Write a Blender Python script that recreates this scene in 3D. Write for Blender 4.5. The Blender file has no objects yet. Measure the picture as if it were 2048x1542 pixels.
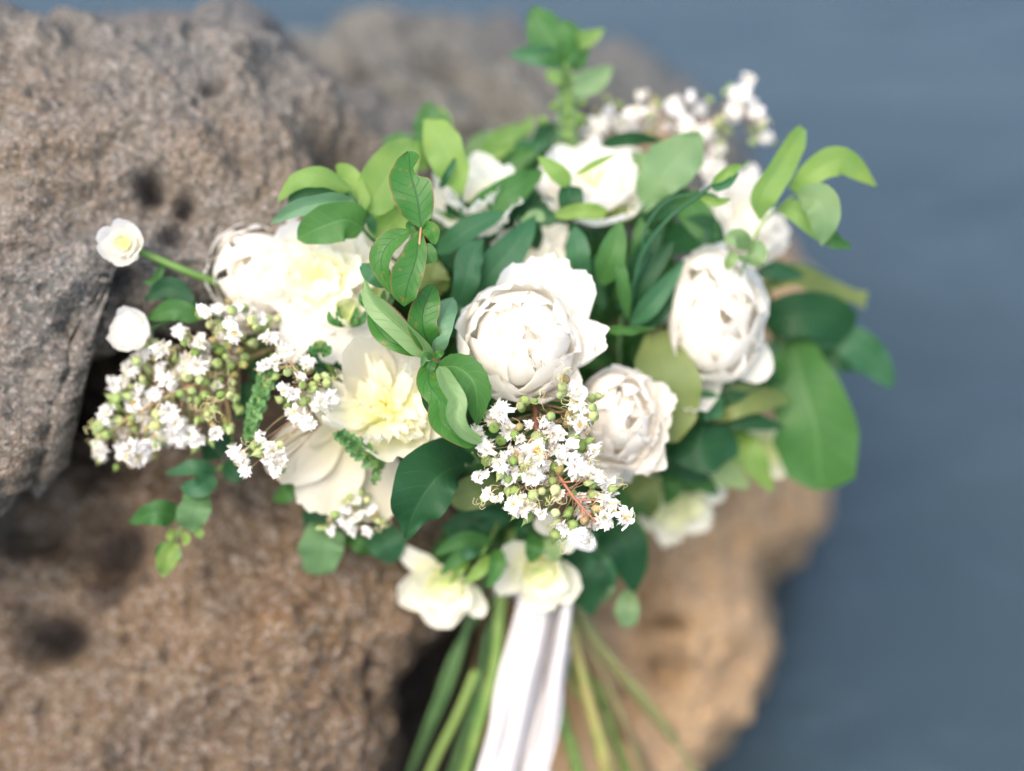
import bpy, math, random
import numpy as np
from mathutils import Vector, Matrix
R_ = math.radians
SC = bpy.context.scene
COL = SC.collection

# ------------------------------------------------------------------ camera, light, exposure
PITCH = 40.0
FOCAL, SENSOR = 80.0, 56.0
DF = 0.90
cam_d = bpy.data.cameras.new("camera")
cam_d.lens = FOCAL; cam_d.sensor_width = SENSOR; cam_d.sensor_fit = 'HORIZONTAL'
cam_d.clip_start = 0.02; cam_d.clip_end = 2000
cam_d.dof.use_dof = True; cam_d.dof.focus_distance = DF; cam_d.dof.aperture_fstop = 1.9
cam = bpy.data.objects.new("camera", cam_d); COL.objects.link(cam)
CAMH = 1.15
cam.location = (0, 0, CAMH); cam.rotation_euler = (R_(90 - PITCH), 0, 0)
SC.camera = cam
CR = np.array(Matrix.Rotation(R_(90 - PITCH), 3, 'X'))
CP = np.array([0, 0, CAMH])

SUN_EL, SUN_AZ = 58.0, -150.0       # azimuth: compass style, 0 = +Y, clockwise; the sun stands behind and left of the camera
w = bpy.data.worlds.new("World"); SC.world = w; w.use_nodes = True
nt = w.node_tree; bg = nt.nodes['Background']
sky = nt.nodes.new('ShaderNodeTexSky'); sky.sky_type = 'NISHITA'; sky.sun_disc = False
sky.sun_elevation = R_(SUN_EL); sky.sun_rotation = R_(SUN_AZ)
sky.air_density = 1.0; sky.dust_density = 4.0; sky.ozone_density = 0.6
nt.links.new(sky.outputs[0], bg.inputs[0]); bg.inputs[1].default_value = 0.15
sd = bpy.data.lights.new("sun", 'SUN'); sd.energy = 1.1; sd.angle = R_(45); sd.color = (1.0, 0.87, 0.72)
sun = bpy.data.objects.new("sun", sd); COL.objects.link(sun)
_e, _a = R_(SUN_EL), R_(SUN_AZ)
to_sun = Vector((math.sin(_a) * math.cos(_e), math.cos(_a) * math.cos(_e), math.sin(_e)))
sun.rotation_euler = to_sun.to_track_quat('Z', 'Y').to_euler()
SC.view_settings.view_transform = 'Standard'; SC.view_settings.look = 'None'
SC.view_settings.gamma = 1; SC.view_settings.use_curve_mapping = False
SC.view_settings.exposure = 1.48
SC.render.engine = 'CYCLES'
SC.cycles.max_bounces = 14; SC.cycles.diffuse_bounces = 8; SC.cycles.transmission_bounces = 8
SC.cycles.use_denoising = True

# ------------------------------------------------------------------ helpers
def s(d): return d * SENSOR / FOCAL / 2048.0            # metres per photo pixel at depth d
def P(x, y, d):
    k = s(d)
    return CP + CR @ np.array([(x - 1024) * k, -(y - 771) * k, -d])
def PN(a):
    a = np.asarray(a, float); k = a[:, 2] * SENSOR / FOCAL / 2048.0
    c = np.stack([(a[:, 0] - 1024) * k, -(a[:, 1] - 771) * k, -a[:, 2]], 1)
    return CP + c @ CR.T
def cdir(x, y, z):
    v = CR @ np.array([x, y, z], float); return v / np.linalg.norm(v)
def nrm(v): return v / np.maximum(np.linalg.norm(v, axis=-1, keepdims=True), 1e-12)

def _h(ix, iy, iz, seed):
    n = (ix * 374761393 + iy * 668265263 + iz * 2147483647 + seed * 1274126177) & 0xFFFFFFFF
    n = ((n ^ (n >> 13)) * 1274126177) & 0xFFFFFFFF
    n = ((n ^ (n >> 15)) * 2246822519) & 0xFFFFFFFF
    return ((n ^ (n >> 16)) & 0xFFFFFF) / float(0xFFFFFF) * 2 - 1
def noise(p, seed=0):
    p = np.asarray(p, float); i = np.floor(p).astype(np.int64); f = p - i
    f = f * f * f * (f * (f * 6 - 15) + 10)
    r = 0
    for dx in (0, 1):
        for dy in (0, 1):
            for dz in (0, 1):
                wt = (f[..., 0] if dx else 1 - f[..., 0]) * (f[..., 1] if dy else 1 - f[..., 1]) * (f[..., 2] if dz else 1 - f[..., 2])
                r = r + wt * _h(i[..., 0] + dx, i[..., 1] + dy, i[..., 2] + dz, seed)
    return r
def fbm(p, o=4, seed=0, g=.5):
    r = 0; a = 1
    for k in range(o):
        r = r + a * noise(p * (2.03 ** k) + 17.3 * k, seed + k); a *= g
    return r

def mesh(name, V, F, mat, uv=None, smooth=True, cols=None):
    me = bpy.data.meshes.new(name)
    V = np.asarray(V, np.float32)
    if isinstance(F, np.ndarray) and F.shape[1] == 4:
        nf = len(F)
        me.vertices.add(len(V)); me.vertices.foreach_set('co', V.ravel())
        me.loops.add(nf * 4); me.loops.foreach_set('vertex_index', F.astype(np.int32).ravel())
        me.polygons.add(nf); me.polygons.foreach_set('loop_start', np.arange(0, nf * 4, 4, dtype=np.int32))
        me.update(calc_edges=True)
    else:
        me.from_pydata([tuple(v) for v in V], [], [tuple(int(i) for i in f) for f in F])
    if uv is not None:
        l = me.uv_layers.new(name='UVMap'); vi = np.zeros(len(me.loops), np.int32); me.loops.foreach_get('vertex_index', vi)
        l.data.foreach_set('uv', np.asarray(uv, np.float32)[vi].ravel())
    if cols is not None:
        at = me.attributes.new('stain', 'FLOAT', 'POINT'); at.data.foreach_set('value', np.asarray(cols, np.float32))
    me.polygons.foreach_set('use_smooth', np.full(len(me.polygons), smooth))
    me.materials.append(mat); me.update()
    return me
def grid(nv, nu):                                       # faces of a (nv+1)x(nu+1) grid
    i, j = np.meshgrid(np.arange(nv), np.arange(nu), indexing='ij'); k = (i * (nu + 1) + j).ravel()
    return np.stack([k, k + 1, k + nu + 2, k + nu + 1], 1)
def link(name, me, parent=None, origin=None):
    o = bpy.data.objects.new(name, me); COL.objects.link(o)
    if parent is not None: o.parent = parent
    if origin is not None: o.location = tuple(origin)
    return o
def part(name, V, F, mat, parent, uv=None):
    """mesh given in world coordinates, linked under its thing (whose Empty may be anywhere, unrotated); origin at its first vertex"""
    V = np.asarray(V, float); o0 = V[0].copy()
    base = np.array(parent.location)
    if parent.parent: base = base + np.array(parent.parent.location)
    return link(name, mesh(name, V - o0, F, mat, uv), parent, o0 - base)
def thing(name, label, cat, loc, group=None):
    o = bpy.data.objects.new(name, None); COL.objects.link(o); o.empty_display_size = .01
    o.location = tuple(loc); o['label'] = label; o['category'] = cat
    if group: o['group'] = group
    return o
def spline(pts, n):
    p = np.asarray(pts, float)
    if len(p) == 2:
        t = np.linspace(0, 1, n)[:, None]; return p[0] * (1 - t) + p[1] * t
    q = np.vstack([2 * p[0] - p[1], p, 2 * p[-1] - p[-2]]); out = []
    for t in np.linspace(0, len(p) - 1, n):
        i = min(int(t), len(p) - 2); f = t - i; a, b, c, d = q[i], q[i + 1], q[i + 2], q[i + 3]
        out.append(.5 * (2 * b + (c - a) * f + (2 * a - 5 * b + 4 * c - d) * f * f + (3 * b - a - 3 * c + d) * f ** 3))
    return np.array(out)
def tube_vf(C, r, sides=8, off=0, cap=True):
    C = np.asarray(C, float); r = np.broadcast_to(np.asarray(r, float), (len(C),))
    T = nrm(np.gradient(C, axis=0)); up = np.array([.31, .17, .93]); A = nrm(np.cross(T, up)); B = np.cross(T, A)
    a = np.linspace(0, 2 * math.pi, sides, endpoint=False)
    V = (C[:, None] + r[:, None, None] * (np.cos(a)[None, :, None] * A[:, None] + np.sin(a)[None, :, None] * B[:, None])).reshape(-1, 3)
    F = []
    for i in range(len(C) - 1):
        for j in range(sides):
            k = (j + 1) % sides
            F.append((off + i * sides + j, off + i * sides + k, off + (i + 1) * sides + k, off + (i + 1) * sides + j))
    if cap:
        V = np.vstack([V, C[0], C[-1]]); c0 = off + len(C) * sides; e = off + (len(C) - 1) * sides
        for j in range(sides):
            k = (j + 1) % sides
            F.append((c0, off + k, off + j)); F.append((c0 + 1, e + j, e + k))
    return V, F
class Tubes:
    def __init__(self): self.V = []; self.F = []; self.n = 0
    def add(self, C, r, sides=7):
        V, F = tube_vf(C, r, sides, self.n); self.V.append(V); self.F += F; self.n += len(V)
    def px(self, pts, r, n=14, sides=7, knob=0):         # points as (photo x, y, depth), radius in photo pixels
        q = spline(pts, n); C = PN(q); rr = np.interp(np.linspace(0, 1, n), np.linspace(0, 1, len(np.atleast_1d(r))), np.atleast_1d(r)) * q[:, 2] * SENSOR / FOCAL / 2048
        if knob: rr = rr * (1 + knob * np.array([random.random() ** 3 for _ in rr]))
        self.add(C, rr, sides)
    def done(self, name, mat, parent): return part(name, np.vstack(self.V), self.F, mat, parent)

# ------------------------------------------------------------------ materials
def M(name):
    m = bpy.data.materials.new(name); m.use_nodes = True; m.node_tree.nodes.clear(); return m, m.node_tree
class NB:
    def __init__(self, t): self.t = t
    def n(self, k, **kw):
        x = self.t.nodes.new('ShaderNode' + k)
        for a, b in kw.items(): setattr(x, a, b)
        return x
    def L(self, a, b): self.t.links.new(a, b)
    def val(self, sock, v):
        if hasattr(v, 'links') or isinstance(v, bpy.types.NodeSocket): self.L(v, sock)
        else: sock.default_value = v
    def math(self, op, a, b=None, c=None):
        x = self.n('Math', operation=op); self.val(x.inputs[0], a)
        if b is not None: self.val(x.inputs[1], b)
        if c is not None: self.val(x.inputs[2], c)
        return x.outputs[0]
    def mix(self, f, a, b, mode='MIX'):
        x = self.n('Mix', data_type='RGBA', blend_type=mode); self.val(x.inputs[0], f); self.val(x.inputs[6], a); self.val(x.inputs[7], b); return x.outputs[2]
    def noise(self, sc, det=3, vec=None, rough=.5, dist=0):
        x = self.n('TexNoise'); x.inputs['Scale'].default_value = sc; x.inputs['Detail'].default_value = det; x.inputs['Roughness'].default_value = rough; x.inputs['Distortion'].default_value = dist
        if vec is not None: self.L(vec, x.inputs['Vector'])
        return x.outputs[0]
    def ramp(self, f, stops):
        x = self.n('ValToRGB'); self.L(f, x.inputs[0]); e = x.color_ramp.elements
        while len(e) < len(stops): e.new(.5)
        for q, (p, c) in zip(e, stops): q.position = p; q.color = (c if isinstance(c, tuple) else (c, c, c)) + (1,)
        return x.outputs[0]
    def maprange(self, f, a, b, c, d):
        x = self.n('MapRange'); self.L(f, x.inputs[0])
        for i, v in enumerate((a, b, c, d)): x.inputs[i + 1].default_value = v
        return x.outputs[0]
def c4(c): return (*c, 1)

def leaf_mat(name, col, back, vein, transl=.35, rough=.45, vstr=.5, spots=0, brown_edge=0, spec=.3):
    m, t = M(name); b = NB(t)
    uv = b.n('UVMap'); sp = b.n('SeparateXYZ'); b.L(uv.outputs[0], sp.inputs[0])
    au = b.math('ABSOLUTE', b.math('SUBTRACT', b.math('MULTIPLY', sp.outputs[0], 2.0), 1.0))
    inf = b.n('ObjectInfo'); rnd = inf.outputs['Random']
    tc = b.n('TexCoord')
    n1 = b.noise(45, 3, tc.outputs['Object']); n2 = b.noise(260, 2, tc.outputs['Object'])
    # side veins: slanted sawtooth of v - k|u|
    ph = b.math('MULTIPLY_ADD', n1, .05, b.math('SUBTRACT', sp.outputs[1], b.math('MULTIPLY', au, .16)))
    sv = b.math('ABSOLUTE', b.math('SUBTRACT', b.math('FRACT', b.math('MULTIPLY', ph, 9.0)), .5))
    side = b.maprange(sv, .0, .07, 1, 0)
    side = b.math('MULTIPLY', side, b.maprange(au, .75, 1.0, 1, 0))
    mid = b.maprange(au, .02, .07, 1, 0)
    v = b.math('MAXIMUM', mid, b.math('MULTIPLY', side, .75))
    base = b.mix(b.maprange(n1, .35, .7, 0, .5), c4(col), c4(tuple(min(1, x * f) for x, f in zip(col, (1.5, 1.2, .95)))))
    base = b.mix(b.math('MULTIPLY', rnd, .45), base, c4(tuple(x * f for x, f in zip(col, (.55, .72, .8)))))
    base = b.mix(b.math('MULTIPLY', v, vstr), base, c4(vein))
    if spots:
        base = b.mix(b.math('MULTIPLY', b.ramp(b.noise(190, 1, tc.outputs['Object']), [(.66, 0.0), (.72, 1.0)]), spots), base, (.22, .13, .04, 1))
    if brown_edge:
        base = b.mix(b.math('MULTIPLY', b.maprange(b.math('MULTIPLY_ADD', n2, .12, au), .96, 1.04, 0, 1), brown_edge), base, (.2, .12, .04, 1))
    g = b.n('NewGeometry')
    colr = b.mix(g.outputs['Backfacing'], base, b.mix(b.math('MULTIPLY', v, .35), c4(back), c4(col)))
    pr = b.n('BsdfPrincipled'); b.L(colr, pr.inputs['Base Color']); pr.inputs['Roughness'].default_value = rough
    pr.inputs['Specular IOR Level'].default_value = spec
    bump = b.n('Bump'); bump.inputs['Strength'].default_value = .35; bump.inputs['Distance'].default_value = .0006
    b.L(b.math('MULTIPLY_ADD', n2, .35, b.math('MULTIPLY', v, -1.0)), bump.inputs['Height']); b.L(bump.outputs[0], pr.inputs['Normal'])
    tr = b.n('BsdfTranslucent'); b.L(b.mix(1.0, colr, (1.25, 1.4, .8, 1), 'MULTIPLY'), tr.inputs[0])
    mx = b.n('MixShader'); mx.inputs[0].default_value = transl; b.L(pr.outputs[0], mx.inputs[1]); b.L(tr.outputs[0], mx.inputs[2])
    out = b.n('OutputMaterial'); b.L(mx.outputs[0], out.inputs[0]); return m

def petal_mat(name, col, base, yfrom=.0, yto=.5, transl=.4, streak=.12, edge=None, pinkish=0):
    m, t = M(name); b = NB(t)
    uv = b.n('UVMap'); sp = b.n('SeparateXYZ'); b.L(uv.outputs[0], sp.inputs[0])
    mp = b.n('Mapping'); mp.inputs['Scale'].default_value = (26, 1.6, 1); b.L(uv.outputs[0], mp.inputs[0])
    inf = b.n('ObjectInfo')
    st = b.noise(1.0, 3, mp.outputs[0])
    f = b.maprange(b.math('MULTIPLY_ADD', st, .12, sp.outputs[1]), yfrom, yto, 1, 0)
    c = b.mix(f, c4(col), c4(base))
    c = b.mix(b.math('MULTIPLY', b.maprange(st, .45, .75, 0, 1), streak), c, c4(tuple(x * .86 for x in base)))
    c = b.mix(b.math('MULTIPLY', inf.outputs['Random'], .22), c, c4(tuple(x * y for x, y in zip(col, (.97, .93, .80)))))
    if edge:
        c = b.mix(b.maprange(b.math('MULTIPLY_ADD', st, .1, sp.outputs[1]), 1.0, 1.06, 0, 1), c, c4(edge))
    pr = b.n('BsdfPrincipled'); b.L(c, pr.inputs['Base Color']); pr.inputs['Roughness'].default_value = .62
    pr.inputs['Specular IOR Level'].default_value = .25
    bump = b.n('Bump'); bump.inputs['Strength'].default_value = .3; bump.inputs['Distance'].default_value = .0006
    b.L(st, bump.inputs['Height']); b.L(bump.outputs[0], pr.inputs['Normal'])
    tr = b.n('BsdfTranslucent'); b.L(c, tr.inputs[0])
    mx = b.n('MixShader'); mx.inputs[0].default_value = transl; b.L(pr.outputs[0], mx.inputs[1]); b.L(tr.outputs[0], mx.inputs[2])
    out = b.n('OutputMaterial'); b.L(mx.outputs[0], out.inputs[0]); return m

def plain_mat(name, c1, c2, sc=120, rough=.5, transl=0, bump=.3, stops=(.35, .65)):
    m, t = M(name); b = NB(t); tc = b.n('TexCoord')
    n1 = b.noise(sc, 3, tc.outputs['Object'])
    inf = b.n('ObjectInfo')
    c = b.mix(b.maprange(b.math('ADD', n1, b.math('MULTIPLY_ADD', inf.outputs['Random'], .5, -.25)), stops[0], stops[1], 0, 1), c4(c1), c4(c2))
    pr = b.n('BsdfPrincipled'); b.L(c, pr.inputs['Base Color']); pr.inputs['Roughness'].default_value = rough
    pr.inputs['Specular IOR Level'].default_value = .3
    bp = b.n('Bump'); bp.inputs['Strength'].default_value = bump; bp.inputs['Distance'].default_value = .0006; b.L(n1, bp.inputs['Height']); b.L(bp.outputs[0], pr.inputs['Normal'])
    sh = pr.outputs[0]
    if transl:
        tr = b.n('BsdfTranslucent'); b.L(c, tr.inputs[0]); mx = b.n('MixShader'); mx.inputs[0].default_value = transl
        b.L(sh, mx.inputs[1]); b.L(tr.outputs[0], mx.inputs[2]); sh = mx.outputs[0]
    out = b.n('OutputMaterial'); b.L(sh, out.inputs[0]); return m

def rock_mat(name, ca, cb, cc, grain=420, speck=.5):
    m, t = M(name); b = NB(t); tc = b.n('TexCoord'); v = tc.outputs['Object']
    big = b.noise(5.5, 4, v, .6); med = b.noise(26, 6, v, .66); fine = b.noise(grain * .5, 3, v, .7)
    vo = b.n('TexVoronoi'); vo.inputs['Scale'].default_value = grain; b.L(v, vo.inputs['Vector'])
    hsv = b.n('SeparateColor'); b.L(vo.outputs['Color'], hsv.inputs[0])
    c = b.mix(b.maprange(big, .36, .62, 0, 1), c4(ca), c4(cb))
    c = b.mix(b.maprange(med, .42, .68, 0, .85), c, c4(cc))
    # grains: each cell pale, dark or reddish
    pale = b.maprange(hsv.outputs[0], .68, .86, 0, speck); dark = b.maprange(hsv.outputs[1], .72, .9, 0, speck * .9); red = b.maprange(hsv.outputs[2], .75, .9, 0, speck * .6)
    c = b.mix(dark, c, (.022, .02, .02, 1)); c = b.mix(pale, c, (.36, .33, .30, 1)); c = b.mix(red, c, (.20, .105, .075, 1))
    at = b.n('Attribute'); at.attribute_name = 'stain'  # dark stains and painted shade share this mask
    lum = b.maprange(fine, .3, .75, .72, 1.2)
    c = b.mix(1.0, c, b.n('CombineXYZ').outputs[0], 'MULTIPLY') if False else c
    mul = b.n('VectorMath', operation='SCALE'); b.L(c, mul.inputs[0]); b.L(lum, mul.inputs['Scale'])
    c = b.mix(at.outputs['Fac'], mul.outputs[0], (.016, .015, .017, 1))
    pr = b.n('BsdfPrincipled'); b.L(c, pr.inputs['Base Color']); pr.inputs['Roughness'].default_value = .85
    pr.inputs['Specular IOR Level'].default_value = .25
    h = b.math('ADD', b.math('MULTIPLY', med, 3.0), b.math('ADD', fine, b.math('MULTIPLY', vo.outputs['Distance'], .6)))
    bp = b.n('Bump'); bp.inputs['Strength'].default_value = .9; bp.inputs['Distance'].default_value = .0022; b.L(h, bp.inputs['Height']); b.L(bp.outputs[0], pr.inputs['Normal'])
    out = b.n('OutputMaterial'); b.L(pr.outputs[0], out.inputs[0]); return m

def water_mat():
    m, t = M('sea_water'); b = NB(t); tc = b.n('TexCoord'); v = tc.outputs['Object']
    mp = b.n('Mapping'); mp.inputs['Scale'].default_value = (1, 1.7, 1); b.L(v, mp.inputs[0])
    n1 = b.noise(1.6, 4, mp.outputs[0], .55); n2 = b.noise(9, 4, mp.outputs[0], .6)
    c = b.mix(b.maprange(n1, .3, .7, 0, 1), (.025, .043, .055, 1), (.034, .054, .067, 1))
    pr = b.n('BsdfPrincipled'); b.L(c, pr.inputs['Base Color']); pr.inputs['Roughness'].default_value = .22; pr.inputs['IOR'].default_value = 1.42
    bp = b.n('Bump'); bp.inputs['Strength'].default_value = .6; bp.inputs['Distance'].default_value = .05
    b.L(b.math('ADD', b.math('MULTIPLY', n1, 1.4), b.math('MULTIPLY', n2, .5)), bp.inputs['Height']); b.L(bp.outputs[0], pr.inputs['Normal'])
    out = b.n('OutputMaterial'); b.L(pr.outputs[0], out.inputs[0]); return m

LIME = leaf_mat('young_leaf', (.19, .32, .085), (.30, .41, .19), (.27, .40, .15), .5, .5, .3)
PALE = leaf_mat('pale_leaf', (.18, .29, .14), (.25, .35, .19), (.24, .34, .19), .45, .5, .25)
BLUE = leaf_mat('bluish_leaf', (.036, .125, .055), (.12, .24, .14), (.08, .20, .10), .35, .5, .4)
MIDG = leaf_mat('green_leaf', (.052, .155, .040), (.13, .25, .11), (.11, .24, .08), .42, .48, .5)
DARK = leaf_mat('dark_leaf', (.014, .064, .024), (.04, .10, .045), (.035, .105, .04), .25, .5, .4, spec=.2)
OLIV = leaf_mat('olive_leaf', (.13, .18, .055), (.19, .24, .10), (.2, .25, .1), .3, .5, .25)
CREP = leaf_mat('veined_leaf', (.045, .16, .028), (.16, .27, .11), (.018, .075, .022), .35, .38, .8, spots=.45, brown_edge=.8)
WHITE = petal_mat('white_petal', (.93, .915, .875), (.90, .87, .66), .0, .40, .58, .03, edge=(.92, .89, .82))
CREAM = petal_mat('cream_petal', (.92, .915, .81), (.84, .85, .32), -.05, .75, .5, .12)
BLUSH = petal_mat('blush_petal', (.93, .905, .855), (.90, .85, .66), .0, .40, .5, .05)
LIMEP = petal_mat('lime_petal', (.78, .80, .55), (.45, .58, .16), .0, .6, .45, .2)
GREYP = petal_mat('thin_petal', (.76, .73, .64), (.74, .72, .44), .0, .6, .5, .45)
MYRT = petal_mat('crinkled_petal', (.92, .91, .90), (.88, .86, .82), .0, .4, .38, .03)
BUDC = plain_mat('spent_calyx', (.30, .28, .09), (.42, .32, .16), 260, .6, .2)
BUDM = plain_mat('green_bud', (.18, .29, .07), (.38, .46, .20), 300, .5, .15)
BUDR = plain_mat('ridged_bud', (.24, .34, .10), (.46, .50, .24), 260, .5, .15)
REDS = plain_mat('red_twig', (.32, .13, .085), (.27, .25, .11), 90, .5)
PEDI = plain_mat('green_twig', (.20, .27, .085), (.30, .19, .11), 120, .5)
GRNS = plain_mat('green_stem', (.10, .19, .045), (.17, .26, .07), 60, .45)
DKST = plain_mat('dark_stem', (.035, .09, .03), (.07, .14, .05), 60, .45)
YELS = plain_mat('yellow_stem', (.17, .25, .06), (.24, .22, .08), 55, .5)
BRST = plain_mat('brownish_stem', (.16, .17, .07), (.17, .12, .07), 55, .55)
YELL = plain_mat('yellow_stamen', (.75, .45, .04), (.80, .58, .10), 400, .6)
CRST = plain_mat('cream_stamen', (.80, .70, .16), (.84, .78, .38), 300, .6, .2)
FILA = plain_mat('pale_filament', (.66, .64, .30), (.76, .66, .42), 300, .6, .2)
SPIKE = plain_mat('green_bract', (.06, .16, .05), (.13, .26, .09), 300, .5, .2)
RIBB = plain_mat('silk_ribbon', (.53, .51, .51), (.60, .58, .58), 25, .42, .25, .1)
ROCKG = rock_mat('grey_sandstone', (.140, .112, .080), (.088, .093, .090), (.150, .138, .118), 430, .38)
ROCKB = rock_mat('brown_sandstone', (.128, .080, .041), (.080, .061, .042), (.146, .104, .062), 400, .38)
ROCKC = rock_mat('far_sandstone', (.120, .125, .108), (.060, .064, .064), (.145, .148, .130), 330, .3)
ROCKD = rock_mat('warm_sandstone', (.44, .285, .145), (.32, .215, .12), (.46, .32, .18), 330, .3)

# ------------------------------------------------------------------ water and rocks
sz = 600
wm = mesh('water', [(-sz, -sz, 0), (sz, -sz, 0), (sz, sz, 0), (-sz, sz, 0)], np.array([[0, 1, 2, 3]]), water_mat(), smooth=False)
wo = link('water', wm, None, (0, 0, 0)); wo['kind'] = 'structure'

def boulder(name, label, ctr, outline, d0, tilt, Tf, Tb, p, mat, amp=(.02, .008, .002), dents=(), stains_and_shade=(), seed=1, nt_=620, nf=300, nb=60):
    cx, cy = ctr; out = spline(list(outline) + [outline[0]], 500)[:, :2]
    an = np.arctan2(out[:, 1] - cy, out[:, 0] - cx); rad = np.hypot(out[:, 0] - cx, out[:, 1] - cy)
    o = np.argsort(an); an, rad = an[o], rad[o]
    th = np.linspace(-math.pi, math.pi, nt_ + 1)
    Rt = np.interp(th, np.r_[an - 2 * math.pi, an, an + 2 * math.pi], np.r_[rad, rad, rad])
    pd = np.linspace(.002, math.pi / 2, 4000); Rm_ = rad.mean() * s(d0)
    al = np.r_[0, np.cumsum(np.hypot(np.diff(np.sin(pd) ** (2 / p)) * Rm_, np.diff(np.abs(np.cos(pd)) ** (2 / p)) * Tf))]
    ph = np.r_[np.interp(np.linspace(0, al[-1], nf), al, pd), np.linspace(math.pi / 2, math.pi - .004, nb + 1)[1:]]
    S = np.abs(np.sin(ph)) ** (2 / p); Z = np.sign(np.cos(ph)) * np.abs(np.cos(ph)) ** (2 / p)
    S[0] = 0; S[-1] = 0
    X = cx + S[:, None] * Rt[None] * np.cos(th)[None]; Y = cy + S[:, None] * Rt[None] * np.sin(th)[None]
    D = d0 + tilt[0] * (X - cx) + tilt[1] * (Y - cy) - np.where(Z > 0, Tf * Z, Tb * Z)[:, None]
    D = np.maximum(D, .35)
    V = PN(np.stack([X.ravel(), Y.ravel(), D.ravel()], 1))
    G = V.reshape(len(ph), nt_ + 1, 3)
    N = nrm(np.cross(np.gradient(G, axis=1), np.gradient(G, axis=0))); N[0] = N[1].mean(0); N[-1] = N[-2].mean(0); N = nrm(N).reshape(-1, 3)
    c = V.mean(0); sg = np.sign(((V - c) * N).sum(1).mean()); N = N * (sg if sg else 1)
    big = fbm(V * 5.5, 3, seed); md = fbm(V * 19, 4, seed + 9, .55); fi = fbm(V * 90, 3, seed + 20, .6)
    ridge = 1 - 2 * np.abs(fbm(V * 11 + 3, 3, seed + 33))
    disp = amp[0] * big + amp[1] * (md + .3 * ridge) + amp[2] * fi
    pit = np.clip(noise(V * 62, seed + 50) - .42, 0, 1) * 3; disp -= amp[2] * 2.2 * np.clip(pit, 0, 1)
    st = np.clip(noise(V * 30, seed + 70) * 1.5 - .95, 0, 1) * .5
    px = np.stack([X.ravel(), Y.ravel()], 1); wob = 1 + .35 * fbm(V * 28, 2, seed + 5)
    front = np.repeat(Z > 0, nt_ + 1)
    for (dx, dy, rx, ry, dep) in dents:
        q = ((px[:, 0] - dx) / rx) ** 2 + ((px[:, 1] - dy) / ry) ** 2
        disp -= np.where(front, dep * np.exp(-q * wob * 1.2), 0)
    for (dx, dy, rx, ry, a) in stains_and_shade:
        q = ((px[:, 0] - dx) / rx) ** 2 + ((px[:, 1] - dy) / ry) ** 2
        st = np.maximum(st, np.where(front, a * np.clip(1.15 - 1.0 * q * wob + .25 * fi, 0, 1) ** 1.3, 0))  # darkens the colour, for stains and for painted shade alike
    V = V + N * disp[:, None]
    idx = V.reshape(len(ph), nt_ + 1, 3); idx[:, -1] = idx[:, 0]
    V = idx.reshape(-1, 3)
    F = grid(len(ph) - 1, nt_)
    if sg > 0: F = F[:, ::-1]
    o0 = V[0].copy()
    ob = link(name, mesh(name, V - o0, F, mat, cols=st), None, o0)
    ob['label'] = label; ob['category'] = 'rock'
    return ob

boulder('boulder', 'large grey rounded sandstone boulder at the upper left, pitted with dark holes', (250, 430),
        [(-700, 120), (-300, 10), (-80, 8), (40, 40), (110, 48), (200, 30), (330, 20), (430, 30), (530, 62), (600, 105), (690, 175), (770, 225), (860, 300),
         (870, 420), (760, 560), (560, 640), (400, 640), (270, 640), (215, 680), (130, 745), (75, 850), (80, 960), (20, 1010), (-60, 1080), (-300, 1150), (-700, 900)],
        1.06, (.00004, -.00005), .085, .55, 2.6, ROCKG, (.014, .011, .0028),
        dents=[(300, 370, 40, 45, .03), (365, 410, 26, 30, .025), (350, 475, 30, 30, .02), (430, 170, 26, 18, .015), (250, 560, 30, 30, .02), (480, 320, 30, 20, .01), (150, 640, 40, 30, .02),
               (720, 290, 90, 75, .055), (120, 330, 60, 30, .01)],
        stains_and_shade=[(292, 365, 34, 42, .85), (365, 400, 22, 30, .8), (340, 470, 40, 30, .5), (730, 290, 110, 80, .7), (250, 600, 70, 40, .5), (420, 165, 34, 22, .3)], seed=3)  # shade painted into the holes and along the far right edge
boulder('boulder', 'brown sandstone ledge at the lower left in front of the dark crevice', (400, 1350),
        [(-700, 1250), (-300, 1100), (-50, 1030), (60, 860), (160, 700), (300, 620), (520, 640), (760, 780), (880, 900), (930, 1050), (925, 1180), (895, 1250), (835, 1295),
         (790, 1370), (775, 1480), (770, 1640), (700, 1900), (300, 2100), (-300, 2000), (-700, 1700)],
        1.11, (0, -.00006), .075, .5, 2.9, ROCKB, (.014, .011, .0028),
        dents=[(200, 1090, 100, 75, .05), (85, 1270, 60, 60, .06), (300, 930, 120, 60, .015), (752, 1345, 26, 26, .02), (752, 1405, 18, 26, .02), (125, 830, 70, 130, .05), (50, 1060, 50, 50, .03)],
        stains_and_shade=[(195, 1085, 90, 60, .75), (190, 1185, 55, 40, .6), (85, 1270, 55, 55, .85), (420, 1010, 30, 40, .2), (748, 1340, 15, 20, .9), (755, 1400, 12, 24, .8), (390, 1060, 14, 22, .5), (290, 1160, 26, 18, .5), (515, 1360, 14, 14, .4), (840, 1240, 14, 10, .5)], seed=11)  # dark stains, with the shade of pits and crevice painted in
boulder('boulder', 'blurred far boulder behind the top of the bouquet against the water', (1000, 330),
        [(560, 120), (640, 92), (700, 55), (790, 42), (900, 46), (1040, 62), (1160, 88), (1260, 120), (1340, 178), (1420, 240), (1500, 380), (1400, 600), (1000, 700), (600, 600), (500, 300)],
        1.36, (0, -.0001), .12, .6, 2.8, ROCKC, (.02, .014, .002),
        dents=[(640, 260, 110, 120, .07), (880, 110, 90, 34, .05), (960, 200, 120, 40, .02), (1240, 190, 110, 60, .05), (1200, 120, 60, 20, .02)],
        stains_and_shade=[(690, 260, 60, 90, .5), (1220, 180, 120, 50, .4), (870, 95, 70, 24, .3)], seed=21, nt_=420, nf=180)  # shade of the left side and the cleft, painted dark
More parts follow.
